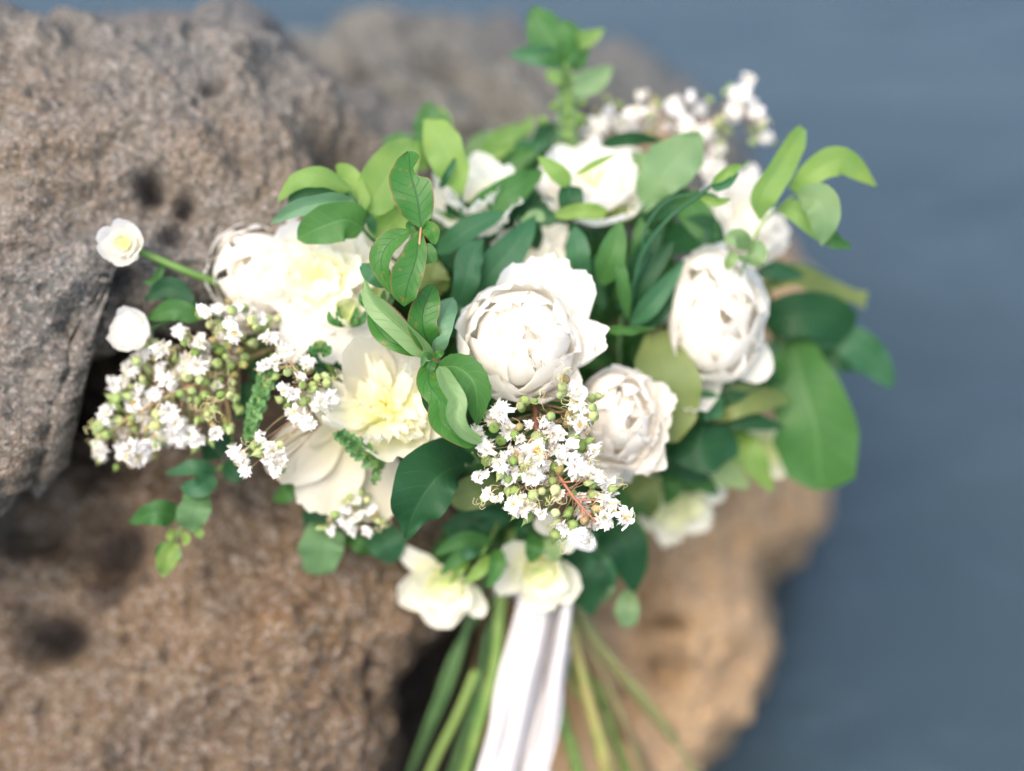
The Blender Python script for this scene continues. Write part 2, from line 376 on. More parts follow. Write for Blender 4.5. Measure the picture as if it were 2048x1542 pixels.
boulder('boulder', 'warm brown boulder under the stems at the right edge above the water', (1250, 1050),
        [(800, 700), (1000, 520), (1300, 440), (1500, 455), (1600, 520), (1645, 620), (1600, 760), (1590, 880), (1636, 975), (1632, 1040), (1590, 1095), (1550, 1150), (1530, 1210), (1542, 1300),
         (1522, 1380), (1465, 1450), (1395, 1542), (1330, 1660), (1130, 1800), (960, 1800), (960, 1600), (965, 1450), (930, 1200), (850, 1000)],
        1.33, (0, -.00006), .10, .6, 3.0, ROCKD, (.016, .012, .002),
        dents=[(1340, 1245, 44, 16, .03), (1335, 1345, 34, 38, .035), (1270, 1400, 40, 30, .02), (1080, 1400, 60, 160, .03), (1230, 1200, 60, 40, .02)],
        stains_and_shade=[(1345, 1245, 26, 9, .5), (1325, 1340, 24, 26, .6), (1260, 1395, 24, 18, .4)], seed=31, nt_=460, nf=200)
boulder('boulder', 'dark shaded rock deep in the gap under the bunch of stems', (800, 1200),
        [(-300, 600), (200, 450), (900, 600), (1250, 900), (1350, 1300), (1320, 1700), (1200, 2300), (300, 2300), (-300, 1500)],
        1.46, (0, -.0001), .08, .45, 3, ROCKB, (.02, .012, .002), seed=41, nt_=200, nf=90, stains_and_shade=[(900, 1500, 300, 400, .8), (300, 800, 300, 300, .6)])  # deep shadow of the gap, painted into the rock colour

# ------------------------------------------------------------------ leaves
def leaf(par, pts, w, mat, roll=0, fold=.18, curl=0, wave=0, a=.65, b=.85, lw=None, rw=None, n=18, m=10, name='leaf', wk=3.0, twist=0, label=None, jag=0):
    q = spline(pts, n + 1); C = PN(q); v = np.linspace(0, 1, n + 1)
    T = nrm(np.gradient(C, axis=0)); view = nrm(CP - C); sd_ = nrm(np.cross(view, T)); nn = nrm(np.cross(T, sd_))
    sg = np.sign((nn * view).sum(1))[:, None]; nn = nn * sg
    r = np.radians(roll + twist * v)[:, None]
    S2 = sd_ * np.cos(r) + nn * np.sin(r); N2 = nn * np.cos(r) - sd_ * np.sin(r)
    k = q[:, 2] * SENSOR / FOCAL / 2048
    pk = a / (a + b); prof = (np.maximum(v, 1e-4) ** a * np.maximum(1 - v, 0) ** b) / (pk ** a * (1 - pk) ** b)
    prof = np.maximum(prof, .012)
    def side(pf): return np.interp(v, [x[0] for x in pf], [x[1] for x in pf])
    wl = side(lw) if lw else prof * w; wr = side(rw) if rw else prof * w
    if (S2[(n + 1) // 2] @ CR[:, 0]) < 0: wl, wr = wr, wl          # lw is the side that shows left
    u = np.linspace(-1, 1, m + 1); ph = random.random() * 6
    W = np.where(u[None] < 0, wl[:, None], wr[:, None]) * k[:, None]
    if jag: W = W * (1 + jag * np.abs(u[None]) ** 4 * (((v * 14) % 1)[:, None] - .5))
    W = W * (1 + .10 * noise(np.stack(np.broadcast_arrays(np.sign(u[None]) * 3, v[:, None] * 5, ph), -1), 6)) 
    wave = wave or random.uniform(.03, .13)
    off = fold * np.abs(u)[None] * W - curl * (u ** 2)[None] * W
    off = off + wave * W.max() * np.abs(u[None]) ** 2 * np.sin(v[:, None] * wk * 2 * math.pi + ph + (u[None] > 0) * 1.7)
    off = off + .03 * W.max() * noise(np.stack(np.broadcast_arrays(u[None] * 2, v[:, None] * 4, ph), -1), 4)
    V = C[:, None] + S2[:, None] * (u[None] * W)[..., None] + N2[:, None] * off[..., None]
    uv = np.stack(np.broadcast_arrays(u[None] * .5 + .5, v[:, None]), -1).reshape(-1, 2)
    F = grid(n, m); 
    # front side towards the camera
    V3 = V.reshape(-1, 3); nf_ = np.cross(V[n // 2, m // 2 + 1] - V[n // 2, m // 2], V[n // 2 + 1, m // 2] - V[n // 2, m // 2])
    if (nf_ * N2[n // 2]).sum() < 0: F = F[:, ::-1]
    o = part(name, V3, F, mat, par, uv)
    if label: o['label'] = label
    return o
def back(o):                                             # leaf seen from its underside
    o.data.flip_normals(); return o

def sprig(label, stem_pts, r, stem_mat, leaves, name='leafy_sprig', cat='leaf sprig', group='leaf sprigs in the bouquet', extra=()):
    t = thing(name, label, cat, P(*stem_pts[0]), group)
    tb = Tubes(); tb.px(stem_pts, r, 16)
    for e in extra: tb.px(*e)
    tb.done('stem', stem_mat, t)
    for L in leaves:
        kw = dict(L[3]) if len(L) > 3 else {}
        bk = kw.pop('back', False)
        o = leaf(t, L[0], L[1], L[2], **kw)
        if bk: back(o)
    return t

# ------------------------------------------------------------------ petals and flowers
def petal_vf(L, W, b0, b1, rc, seed, ruf=.05, jag=.03, tip=0, zoff=0, y0=0, pw=1.0, n=14, m=12, pinch=.16, crease=0, narrow=.15, claw=0):
    tt = np.linspace(0, 1.15, 60); be = np.radians(b0 + (b1 - b0) * np.minimum(tt, 1.15) ** pw - tip * np.clip((tt - .78) / .22, 0, 1.5) ** 2)
    dt = tt[1] * L; yy = np.r_[0, np.cumsum(np.cos(be))[:-1]] * dt; zz = np.r_[0, np.cumsum(np.sin(be))[:-1]] * dt
    u = np.linspace(-1, 1, m + 1)[None]; v = np.linspace(0, 1, n + 1)[:, None]; sx = seed * 7.13
    U, Vv = np.broadcast_arrays(u, v)
    Le = 1 - .26 * np.abs(U) ** 3 + jag * noise(np.stack([U * 5 + sx, Vv * 0 + sx, Vv * 0 + 3], -1), 3) * 1.5 + jag * noise(np.stack([U * 12 + sx, Vv * 0 + sx, Vv * 0 + 7], -1), 5)
    t = np.clip(Vv * (1 + (Le - 1) * np.minimum(1, Vv * 1.3)), 0, 1.14)
    wd = W * (pinch + (1 - pinch) * np.sin(np.minimum(Vv / .68, 1) * math.pi / 2)) * (1 - narrow * np.clip((Vv - .68) / .32, 0, 1) ** 2)
    if claw: wd = W * (pinch + (1 - pinch) * np.clip((Vv - claw) / .3, 0, 1) ** .8)
    y = np.interp(t, tt, yy); z = np.interp(t, tt, zz); bb = np.interp(t, tt, be)
    a = U * wd / rc; x = rc * np.sin(a); ins = rc * (1 - np.cos(a))
    edge = np.maximum(np.abs(U) ** 2.2 * np.minimum(1, Vv * 2), Vv ** 3)
    nz = noise(np.stack([U * 2.6 + sx, Vv * 3.2, U * 0 + sx], -1), 11) + .6 * noise(np.stack([U * 6 + sx, Vv * 6, U * 0 + sx], -1), 12)
    ins = ins + ruf * W * 1.6 * edge * nz + .06 * W * noise(np.stack([U * 1.5, Vv * 1.5, U * 0 + sx], -1), 8) + crease * W * np.exp(-(U / .16) ** 2) * Vv
    V = np.stack([x, y0 + y - np.sin(bb) * ins, zoff + z + np.cos(bb) * ins], -1).reshape(-1, 3)
    uv = np.stack([U * .5 + .5, Vv], -1).reshape(-1, 2)
    return V, grid(n, m), uv
def basis(axis, spin=0):
    z = nrm(np.asarray(axis, float)); x = nrm(np.cross(CR @ np.array([0, 1., 0]), z)); y = np.cross(z, x)
    c, s_ = math.cos(spin), math.sin(spin); return np.stack([x * c + y * s_, -x * s_ + y * c, z], 1)
def add_petal(par, B, c, Rm, phi, mat, seed, name='petal', **kw):
    V, F, uv = petal_vf(seed=seed, **kw); cp, sp_ = math.cos(phi - math.pi / 2), math.sin(phi - math.pi / 2)
    V = np.stack([V[:, 0] * cp - V[:, 1] * sp_, V[:, 0] * sp_ + V[:, 1] * cp, V[:, 2]], 1) * Rm
    return part(name, c + V @ B.T, F, mat, par, uv)
SEED = [0]
def flower(label, ctr, R, axis, layers, mat, name='peony', cat='flower', group='white and cream flowers in the bouquet', stem=None, stem_mat=None, stem_r=7, sq=None):
    """axis in camera space (x right, y up, z to the camera); phi in layers: degrees anticlockwise as seen, 0 = right"""
    x, y, d = ctr; c = P(x, y, d); Rm = R * s(d); B = basis(cdir(*axis))
    if sq: B = B * np.array(sq)[None, :]
    t = thing(name, label, cat, c, group)
    for ly in layers:
        ly = dict(ly); n = ly.pop('n'); ph = ly.pop('phi', random.random() * 360); js = ly.pop('jit', .12); mt = ly.pop('mat', mat); only = ly.pop('only', None); spread = ly.pop('spread', 360)
        for i in range(n):
            SEED[0] += 1
            k = dict(ly)
            a = R_(ph + (i if spread == 360 else i - (n - 1) / 2) * (spread / max(n if spread == 360 else n - 1, 1)) + random.uniform(-1, 1) * js * 60)
            k['L'] = ly['L'] * (1 + random.uniform(-js, js) * .6); k['W'] = ly['W'] * (1 + random.uniform(-js, js)); k['b1'] = ly['b1'] + random.uniform(-1, 1) * js * 60
            add_petal(t, B, c, Rm, a, mt, SEED[0], **k)
    if stem:
        tb = Tubes(); tb.px(stem, stem_r, 12); tb.done('stem', stem_mat or GRNS, t)
    return t, B, c, Rm
def stamens(t, B, c, Rm, n, h, spread, mat=None, r=.012, z0=0, name='stamens'):
    tb = Tubes()
    for i in range(n):
        a = random.random() * 6.283; q = random.random() ** .6 * spread; hh = h * random.uniform(.7, 1.1)
        p0 = np.array([0, 0, z0]); p2 = np.array([math.cos(a) * q, math.sin(a) * q, z0 + hh]); p1 = (p0 + p2) / 2 + np.array([0, 0, hh * .15])
        C = c + (spline([p0, p1, p2], 5) * Rm) @ B.T; tb.add(C, [r * .5 * Rm, r * .5 * Rm, r * .5 * Rm, r * .9 * Rm, r * .5 * Rm], 4)
    o = tb.done(name, mat or YELL, t); return o

def ball(n1=7, close=128, inner=True, ruf=.05, r=1.0, N=19):
    """closed globe: overlapping cupped petals laid in a loose spiral, outer ones big, inner ones tighter, crumpled and closing over the top"""
    L = []; rad = math.pi / 180
    for i in range(N):
        f = i / (N - 1); rr = r * (1 - .36 * f); b1 = close - 38 + 66 * f ** .8 + random.uniform(-14, 12)
        L.append(dict(n=1, phi=i * 137.5 + random.uniform(-18, 18), L=rr * b1 * rad, W=rr * random.uniform(.95, 1.25) * (1.0 - .25 * f), b0=0, b1=b1, rc=rr * random.uniform(1.0, 1.25), zoff=-rr + .1 * f, ruf=ruf * (1 + .9 * f), jag=.008 + .012 * f,
                      tip=random.choice([-6, 0, 8, 16]) * (1 - .3 * f), narrow=random.uniform(.3, .6), jit=.04))
    return L

CORE = [dict(n=5, L=1.7, W=.8, b0=10, b1=150, rc=.7, zoff=-.66, ruf=.05, jag=.015, jit=.2, tip=5), dict(n=4, L=1.45, W=.7, b0=20, b1=158, rc=.6, zoff=-.52, ruf=.07, jag=.015, jit=.3), dict(n=5, L=1.05, W=.55, b0=35, b1=125, rc=.5, zoff=-.1, ruf=.1, jag=.02, jit=.4)]
GUARD = [dict(n=6, L=1.62, W=.62, b0=0, b1=82, rc=1.0, zoff=-.85, ruf=.07, jag=.012, jit=.25, tip=14)]
random.seed(7)
# --- the central peony
t, B, c, Rm = flower('sharp round white peony in the middle of the bouquet, just above the crape myrtle', (1040, 682, .935), 126, (.05, .12, .99),
    [dict(n=3, L=1.75, W=.52, b0=5, b1=62, rc=1.0, zoff=-.75, ruf=.05, jag=.02, phi=38, spread=75, mat=WHITE, narrow=.3),
     dict(n=2, L=1.62, W=.46, b0=5, b1=70, rc=.9, zoff=-.7, ruf=.06, jag=.02, phi=-18, spread=38, narrow=.4),
     dict(n=1, L=1.55, W=.5, b0=5, b1=66, rc=.9, zoff=-.7, ruf=.06, jag=.02, phi=84),
     dict(n=1, L=1.9, W=.42, b0=5, b1=48, rc=1.2, zoff=-.85, ruf=.03, jag=.02, phi=58),
     dict(n=1, L=1.85, W=.24, b0=5, b1=48, rc=.6, zoff=-.85, ruf=.03, jag=.02, phi=70)] + ball(close=136, ruf=.05) + CORE, WHITE)
# --- open cream peony, lower left
t, B, c, Rm = flower('open cream peony with a ruffled yellow heart left of the twisted leaves', (775, 815, .955), 128, (-.02, .42, .9),
    [dict(n=1, L=1.7, W=.52, b0=25, b1=92, rc=.5, zoff=-.35, ruf=.09, jag=.03, phi=122, mat=GREYP, jit=.02),
     dict(n=1, L=1.4, W=.5, b0=25, b1=82, rc=.6, zoff=-.35, ruf=.09, jag=.03, phi=62, mat=GREYP, jit=.02),
     dict(n=8, L=1.2, W=.19, b0=20, b1=50, rc=.4, zoff=-.25, ruf=.4, jag=.16, phi=90, jit=.4),
     dict(n=2, L=1.35, W=.62, b0=0, b1=60, rc=.75, zoff=-.3, ruf=.08, jag=.03, phi=-45, spread=52, jit=.05),
     dict(n=1, L=1.2, W=.5, b0=0, b1=55, rc=.7, zoff=-.3, ruf=.08, jag=.03, phi=185, jit=.05),
     dict(n=7, L=1.05, W=.27, b0=20, b1=60, rc=.5, zoff=-.2, ruf=.4, jag=.12, phi=10, jit=.4),
     dict(n=6, L=.9, W=.2, b0=30, b1=70, rc=.35, zoff=-.15, ruf=.45, jag=.14, phi=35, jit=.45),
     dict(n=4, L=.5, W=.12, b0=35, b1=85, rc=.3, zoff=-.1, ruf=.4, jag=.15, jit=.4)], CREAM)
stamens(t, B, c, Rm, 12, .4, .2, CRST, .025)
t, B, c, Rm = flower('wide pale translucent petals hanging below the open cream peony', (690, 850, .985), 150, (.05, .25, .96),
    [dict(n=1, L=1.25, W=.5, b0=-10, b1=10, rc=.9, zoff=0, ruf=.13, jag=.03, phi=-106, jit=.02, crease=.1),
     dict(n=1, L=1.2, W=.46, b0=-10, b1=26, rc=.8, zoff=.05, ruf=.13, jag=.03, phi=-143, jit=.02, crease=.1),
     dict(n=1, L=1.35, W=.5, b0=-10, b1=8, rc=1.2, zoff=-.1, ruf=.05, jag=.02, phi=-68, jit=.02),
     dict(n=1, L=.75, W=.42, b0=-5, b1=25, rc=.8, zoff=.05, ruf=.06, jag=.02, phi=170, jit=.02)], GREYP, name='drooping_petals', cat='petals')
# --- upper-left open peony
flower('large full white peony at the upper left above the crape myrtle', (518, 552, .985), 106, (-.12, .2, .97),
    [dict(n=1, L=1.75, W=.6, b0=0, b1=82, rc=1.0, zoff=-.85, ruf=.06, jag=.02, phi=128, jit=.02), dict(n=1, L=1.7, W=.6, b0=0, b1=80, rc=1.0, zoff=-.85, ruf=.06, jag=.02, phi=70, jit=.02),
     dict(n=2, L=1.7, W=.6, b0=0, b1=85, rc=1.0, zoff=-.85, ruf=.06, jag=.02, phi=-60, spread=80, jit=.03)] + ball(close=140, ruf=.045, N=16) + CORE + [dict(n=3, L=1.8, W=.85, b0=0, b1=112, rc=1.1, zoff=-.98, ruf=.04, jag=.01, phi=165, spread=120, jit=.03), dict(n=3, L=1.7, W=.7, b0=0, b1=92, rc=1.0, zoff=-.85, ruf=.05, jag=.01, phi=-30, spread=100, jit=.05)], WHITE)
t, B, c, Rm = flower('loose cream petals with a soft yellow heart right of the full upper left peony', (642, 560, .972), 128, (.05, .1, .98),
    [dict(n=7, L=1.15, W=.52, b0=0, b1=55, rc=.9, zoff=-.3, ruf=.1, jag=.03, mat=WHITE),
     dict(n=3, L=1.35, W=.34, b0=-10, b1=20, rc=.8, zoff=.05, ruf=.07, jag=.03, phi=-82, spread=60, mat=WHITE),
     dict(n=7, L=.85, W=.34, b0=15, b1=75, rc=.6, zoff=-.15, ruf=.2, jag=.06, jit=.3), dict(n=5, L=.55, W=.24, b0=25, b1=80, rc=.4, zoff=-.1, ruf=.25, jag=.08, jit=.3)], CREAM)
flower('white peony petals behind the lime leaf sprig at the upper left', (705, 480, .99), 118, (0, .2, .97),
    [dict(n=7, L=1.25, W=.55, b0=0, b1=58, rc=.9, zoff=-.3, ruf=.1, jag=.04), dict(n=6, L=.9, W=.45, b0=20, b1=95, rc=.6, zoff=-.2, ruf=.16, jag=.06)], WHITE)
# --- right garden rose
flower('tall creamy white rose facing forward at the right of the bouquet', (1428, 632, 1.0), 105, (.0, .08, .99),
    [dict(n=1, L=1.6, W=.42, b0=0, b1=60, rc=.9, zoff=-.8, ruf=.05, jag=.02, phi=-38, jit=.02),
     dict(n=1, L=1.9, W=.5, b0=0, b1=70, rc=.9, zoff=-.8, ruf=.08, jag=.03, phi=-108, jit=.02),
     dict(n=1, L=1.6, W=.42, b0=0, b1=78, rc=.9, zoff=-.8, ruf=.08, jag=.03, phi=92, jit=.02)] + ball(close=138, ruf=.045, N=16) + CORE, WHITE, name='rose', sq=(1.0, 1.33, 1.0))
# --- blush peony
flower('rounded blush white peony between the crape myrtle and the olive leaf', (1238, 836, .965), 92, (.1, .0, .99),
    [dict(n=1, L=1.7, W=.45, b0=0, b1=72, rc=.9, zoff=-.7, ruf=.08, jag=.03, phi=20, jit=.02),
     dict(n=2, L=1.75, W=.5, b0=0, b1=72, rc=.9, zoff=-.7, ruf=.08, jag=.03, phi=-80, spread=60, jit=.02)] + ball(close=132, ruf=.06, N=15) + CORE + GUARD, BLUSH, sq=(.98, 1.12, 1))
flower('pale petals spread behind the crape myrtle below the blush peony', (1215, 900, 1.0), 85, (-.2, -.1, .97),
    [dict(n=5, L=1.0, W=.5, b0=0, b1=50, rc=.8, zoff=-.2, ruf=.08, jag=.03)], BLUSH, name='drooping_petals', cat='petals')
# --- top-centre peony
t, B, c, Rm = flower('white open peony with a yellow centre at the top middle', (1190, 378, 1.02), 122, (0, .72, .7),
    [dict(n=8, L=1.3, W=.6, b0=0, b1=62, rc=.9, zoff=-.4, ruf=.08, jag=.03), dict(n=7, L=1.1, W=.5, b0=10, b1=85, rc=.8, zoff=-.35, ruf=.1, jag=.04), dict(n=6, L=.8, W=.4, b0=20, b1=95, rc=.6, zoff=-.3, ruf=.15, jag=.06)], WHITE)
stamens(t, B, c, Rm, 12, .34, .3, YELL, .014, .0)
flower('large white peony at the upper right edge beside the lime leaves', (1470, 450, 1.05), 112, (.45, .35, .82),
    [dict(n=8, L=1.25, W=.6, b0=0, b1=70, rc=.9, zoff=-.4, ruf=.09, jag=.03), dict(n=7, L=1.05, W=.5, b0=10, b1=90, rc=.8, zoff=-.3, ruf=.12, jag=.05), dict(n=5, L=.8, W=.4, b0=20, b1=95, rc=.6, zoff=-.2, ruf=.18, jag=.06),
     dict(n=1, L=1.35, W=.22, b0=0, b1=30, rc=.8, zoff=-.1, ruf=.05, jag=.02, phi=62, jit=.02)], WHITE)
flower('half hidden white bloom between the lime leaf and the strap leaves', (945, 402, 1.0), 104, (-.1, .5, .85),
    [dict(n=7, L=1.2, W=.55, b0=0, b1=60, rc=.9, zoff=-.3, ruf=.12, jag=.06), dict(n=6, L=.85, W=.4, b0=20, b1=95, rc=.6, zoff=-.2, ruf=.18, jag=.08)], WHITE)
flower('shaded white bloom behind the central peony under the strap leaves', (1060, 520, 1.0), 92, (.1, .3, .95),
    [dict(n=7, L=1.1, W=.45, b0=0, b1=62, rc=.9, zoff=-.3, ruf=.14, jag=.08), dict(n=6, L=.85, W=.4, b0=20, b1=90, rc=.6, zoff=-.2, ruf=.2, jag=.1)], WHITE)
# --- small outlying flowers at the left
t, B, c, Rm = flower('small pale ranunculus with a lime heart on a long stem against the rock', (246, 486, .945), 48, (-.1, .1, .98), 
    [dict(n=6, L=1.5, W=.62, b0=0, b1=92, rc=.95, zoff=-.6, ruf=.07, jag=.02), dict(n=6, L=1.0, W=.5, b0=10, b1=100, rc=.8, zoff=-.5, ruf=.1, jag=.03), dict(n=5, L=.6, W=.3, b0=20, b1=95, rc=.4, zoff=-.3, ruf=.1, jag=.03, mat=LIMEP)], WHITE,
    name='ranunculus', stem=[(262, 494, .955), (320, 520, .96), (380, 545, .965), (450, 572, .98)], stem_mat=GRNS, stem_r=8)
flower('small cream bud flower below the ranunculus at the left edge of the bouquet', (262, 664, .95), 50, (-.35, .3, .85),
    [dict(n=6, L=1.6, W=.7, b0=0, b1=105, rc=.95, zoff=-.6, ruf=.05, jag=.02), dict(n=5, L=1.2, W=.5, b0=10, b1=100, rc=.8, zoff=-.5, ruf=.1, jag=.03)], WHITE,
    name='ranunculus', stem=[(285, 668, .97), (340, 640, .97), (420, 620, .98), (480, 620, .99)], stem_mat=DKST, stem_r=6)
# --- bottom flowers
t, B, c, Rm = flower('drooping cream hellebore at the bottom left of the ribbon', (892, 1165, 1.02), 90, (-.12, -.35, .9),
    [dict(n=1, L=1.35, W=.3, b0=0, b1=15, rc=.6, zoff=-.2, ruf=.06, jag=.03, phi=142, jit=.02), dict(n=1, L=1.3, W=.55, b0=0, b1=55, rc=.7, zoff=-.3, ruf=.05, jag=.02, phi=195, jit=.02),
     dict(n=1, L=1.25, W=.62, b0=0, b1=60, rc=.7, zoff=-.3, ruf=.05, jag=.02, phi=258, jit=.02), dict(n=1, L=1.2, W=.35, b0=0, b1=35, rc=.6, zoff=-.3, ruf=.06, jag=.02, phi=-42, jit=.02),
     dict(n=6, L=.9, W=.4, b0=10, b1=80, rc=.5, zoff=-.2, ruf=.1, jag=.03), dict(n=5, L=.6, W=.25, b0=20, b1=80, rc=.4, zoff=-.1, ruf=.15, jag=.1, mat=LIMEP)], CREAM, name='hellebore', stem=[(910, 1130, 1.04), (960, 1050, 1.05), (1000, 960, 1.06)], stem_r=6)
t, B, c, Rm = flower('cream hellebore bloom resting on top of the ribbon knot', (1080, 1142, 1.01), 84, (.05, -.3, .9),
    [dict(n=1, L=1.3, W=.62, b0=0, b1=62, rc=.7, zoff=-.35, ruf=.05, jag=.02, phi=-30, jit=.02), dict(n=1, L=1.2, W=.55, b0=0, b1=62, rc=.7, zoff=-.35, ruf=.05, jag=.02, phi=-85, jit=.02),
     dict(n=1, L=1.25, W=.38, b0=0, b1=40, rc=.7, zoff=-.25, ruf=.05, jag=.02, phi=140, jit=.02), dict(n=1, L=1.3, W=.4, b0=0, b1=45, rc=.7, zoff=-.35, ruf=.05, jag=.02, phi=200, jit=.02),
     dict(n=7, L=1.0, W=.45, b0=10, b1=95, rc=.6, zoff=-.3, ruf=.08, jag=.03), dict(n=4, L=.6, W=.3, b0=20, b1=95, rc=.5, zoff=-.2, ruf=.1, jag=.03, mat=LIMEP)], CREAM, name='hellebore', stem=[(1085, 1120, 1.04), (1095, 1040, 1.05), (1090, 960, 1.06)], stem_r=6)
flower('cream and lime bloom at the lower right, low against the brown rock', (1345, 992, 1.09), 88, (.1, -.25, .95),
    [dict(n=7, L=1.25, W=.5, b0=0, b1=48, rc=.8, zoff=-.3, ruf=.15, jag=.05, mat=CREAM), dict(n=7, L=.95, W=.35, b0=10, b1=70, rc=.6, zoff=-.2, ruf=.2, jag=.08), dict(n=6, L=.6, W=.2, b0=20, b1=85, rc=.4, zoff=-.1, ruf=.25, jag=.1)], LIMEP, name='hellebore')
flower('yellow green bloom tucked beside the big round leaf at the right', (1530, 905, 1.08), 60, (.25, 0, .95),
    [dict(n=6, L=1.2, W=.55, b0=0, b1=58, rc=.8, zoff=-.3, ruf=.1, jag=.03, mat=CREAM), dict(n=5, L=.8, W=.4, b0=10, b1=80, rc=.5, zoff=-.2, ruf=.15, jag=.05)], LIMEP, name='hellebore')
flower('single thin white petal flower poking out beneath the crape myrtle tips', (1130, 1052, .985), 62, (.1, -.1, .98),
    [dict(n=1, L=1.05, W=.4, b0=-5, b1=20, rc=.8, zoff=0, ruf=.06, jag=.02, phi=170, jit=.02, mat=GREYP), dict(n=1, L=1.2, W=.34, b0=-5, b1=15, rc=.8, zoff=0, ruf=.06, jag=.02, phi=-38, jit=.02), dict(n=1, L=.9, W=.3, b0=-5, b1=15, rc=.8, zoff=0, ruf=.06, jag=.02, phi=-80, jit=.02, mat=CREAM)], MYRT, name='drooping_petals', cat='petals')

# ------------------------------------------------------------------ crape myrtle
def blossom_mesh(seed):
    rs = random.Random(seed); Vs = []; Fs = []; uvs = []; n0 = 0
    for i in rs.sample(range(6), rs.choice([4, 5, 5, 6])):
        V, F, uv = petal_vf(L=rs.uniform(.7, 1.2), W=rs.uniform(.46, .62), b0=rs.uniform(20, 60), b1=rs.uniform(-20, 60), rc=.6, seed=seed * 10 + i, ruf=.8, jag=.13, n=11, m=11, pinch=.08, narrow=0, pw=.7, claw=.22)
        a = i * math.pi / 3 + rs.uniform(-.25, .25); c_, s_ = math.cos(a), math.sin(a)
        V = np.stack([V[:, 0] * c_ - V[:, 1] * s_, V[:, 0] * s_ + V[:, 1] * c_, V[:, 2]], 1)
        Vs.append(V); Fs.append(F + n0); uvs.append(uv); n0 += len(V)
    return mesh('blossom', np.vstack(Vs), np.vstack(Fs), MYRT, np.vstack(uvs))
def stamen_mesh(seed, clump):
    rs = random.Random(seed); V = []; F = []; n0 = 0
    def ad(C, r, sd=4):
        nonlocal n0
        v, f = tube_vf(C, r, sd, n0); V.append(v); F.extend(f); n0 += len(v)
    for i in range(clump):
        a = rs.random() * 6.28; q = rs.random() * .42; h = rs.uniform(.35, .7)
        ad(spline([(0, 0, .05), (math.cos(a) * q * .5, math.sin(a) * q * .5, h * .6), (math.cos(a) * q, math.sin(a) * q, h)], 4), [.014, .014, .025, .05], 4)
    return mesh('stamens', np.vstack(V), F, YELL)
def fila_mesh(seed):
    rs = random.Random(seed); V = []; F = []; n0 = 0
    for i in range(6):
        a = rs.random() * 6.28; q = rs.uniform(.5, 1.25); h = rs.uniform(.5, .9); tw = rs.uniform(-1.2, 1.2)
        pts = [(0, 0, .05), (math.cos(a) * q * .35, math.sin(a) * q * .35, h), (math.cos(a + tw * .4) * q * .85, math.sin(a + tw * .4) * q * .85, h), (math.cos(a + tw) * q, math.sin(a + tw) * q, h * .35)]
        v, f = tube_vf(spline(pts, 9), [.03] * 8 + [.045], 3, n0); V.append(v); F.extend(f); n0 += len(v)
    return mesh('filament', np.vstack(V), F, FILA)
def bud_mesh(seed, open_=False, slim=1.0, mat=None):
    n, m = 10, 12; v = np.linspace(0, 1, n + 1)[:, None]; a = np.linspace(0, 2 * math.pi, m + 1)[None]
    r = np.sin(math.pi * np.minimum(v, .999) ** .8) ** .7 * (1 - .55 * np.clip((v - .6) / .4, 0, 1)) * .5
    r = r * (1 + .09 * np.abs(np.cos(3 * a + seed))) * (1 - .75 * np.clip((v - .45) / .55, 0, 1) ** .8) ; r = r * slim; z = v * (1.3 + .35 * (1 - slim) * 3) + (.18 * np.cos(6 * a) * np.clip((v - .85) / .15, 0, 1) if open_ else 0)
    V = np.stack([r * np.cos(a), r * np.sin(a), z + 0 * a], -1).reshape(-1, 3)
    return mesh('bud', V, grid(n, m), mat or (BUDR if open_ else BUDM))
BLO = [blossom_mesh(i) for i in range(14)]; STA = [stamen_mesh(i, 14) for i in range(3)]; FIL = [fila_mesh(i) for i in range(5)]; BUD = [bud_mesh(0), bud_mesh(1, True), bud_mesh(2, False, .72), bud_mesh(3, True, .8), bud_mesh(4, True, .7, BUDC), bud_mesh(5, False, .8), bud_mesh(6, True, .85), bud_mesh(7, False, .9)]
def inst(name, me, par, pos, B, sc):
    o = bpy.data.objects.new(name, me); COL.objects.link(o); o.parent = par
    base = np.array(par.location) if not par.parent else None
    if base is not None:
        Mx = Matrix(B.tolist()).to_4x4() @ Matrix.Diagonal((sc, sc, sc, 1)); Mx.translation = Vector(tuple(pos - base)); o.matrix_basis = Mx
    return o
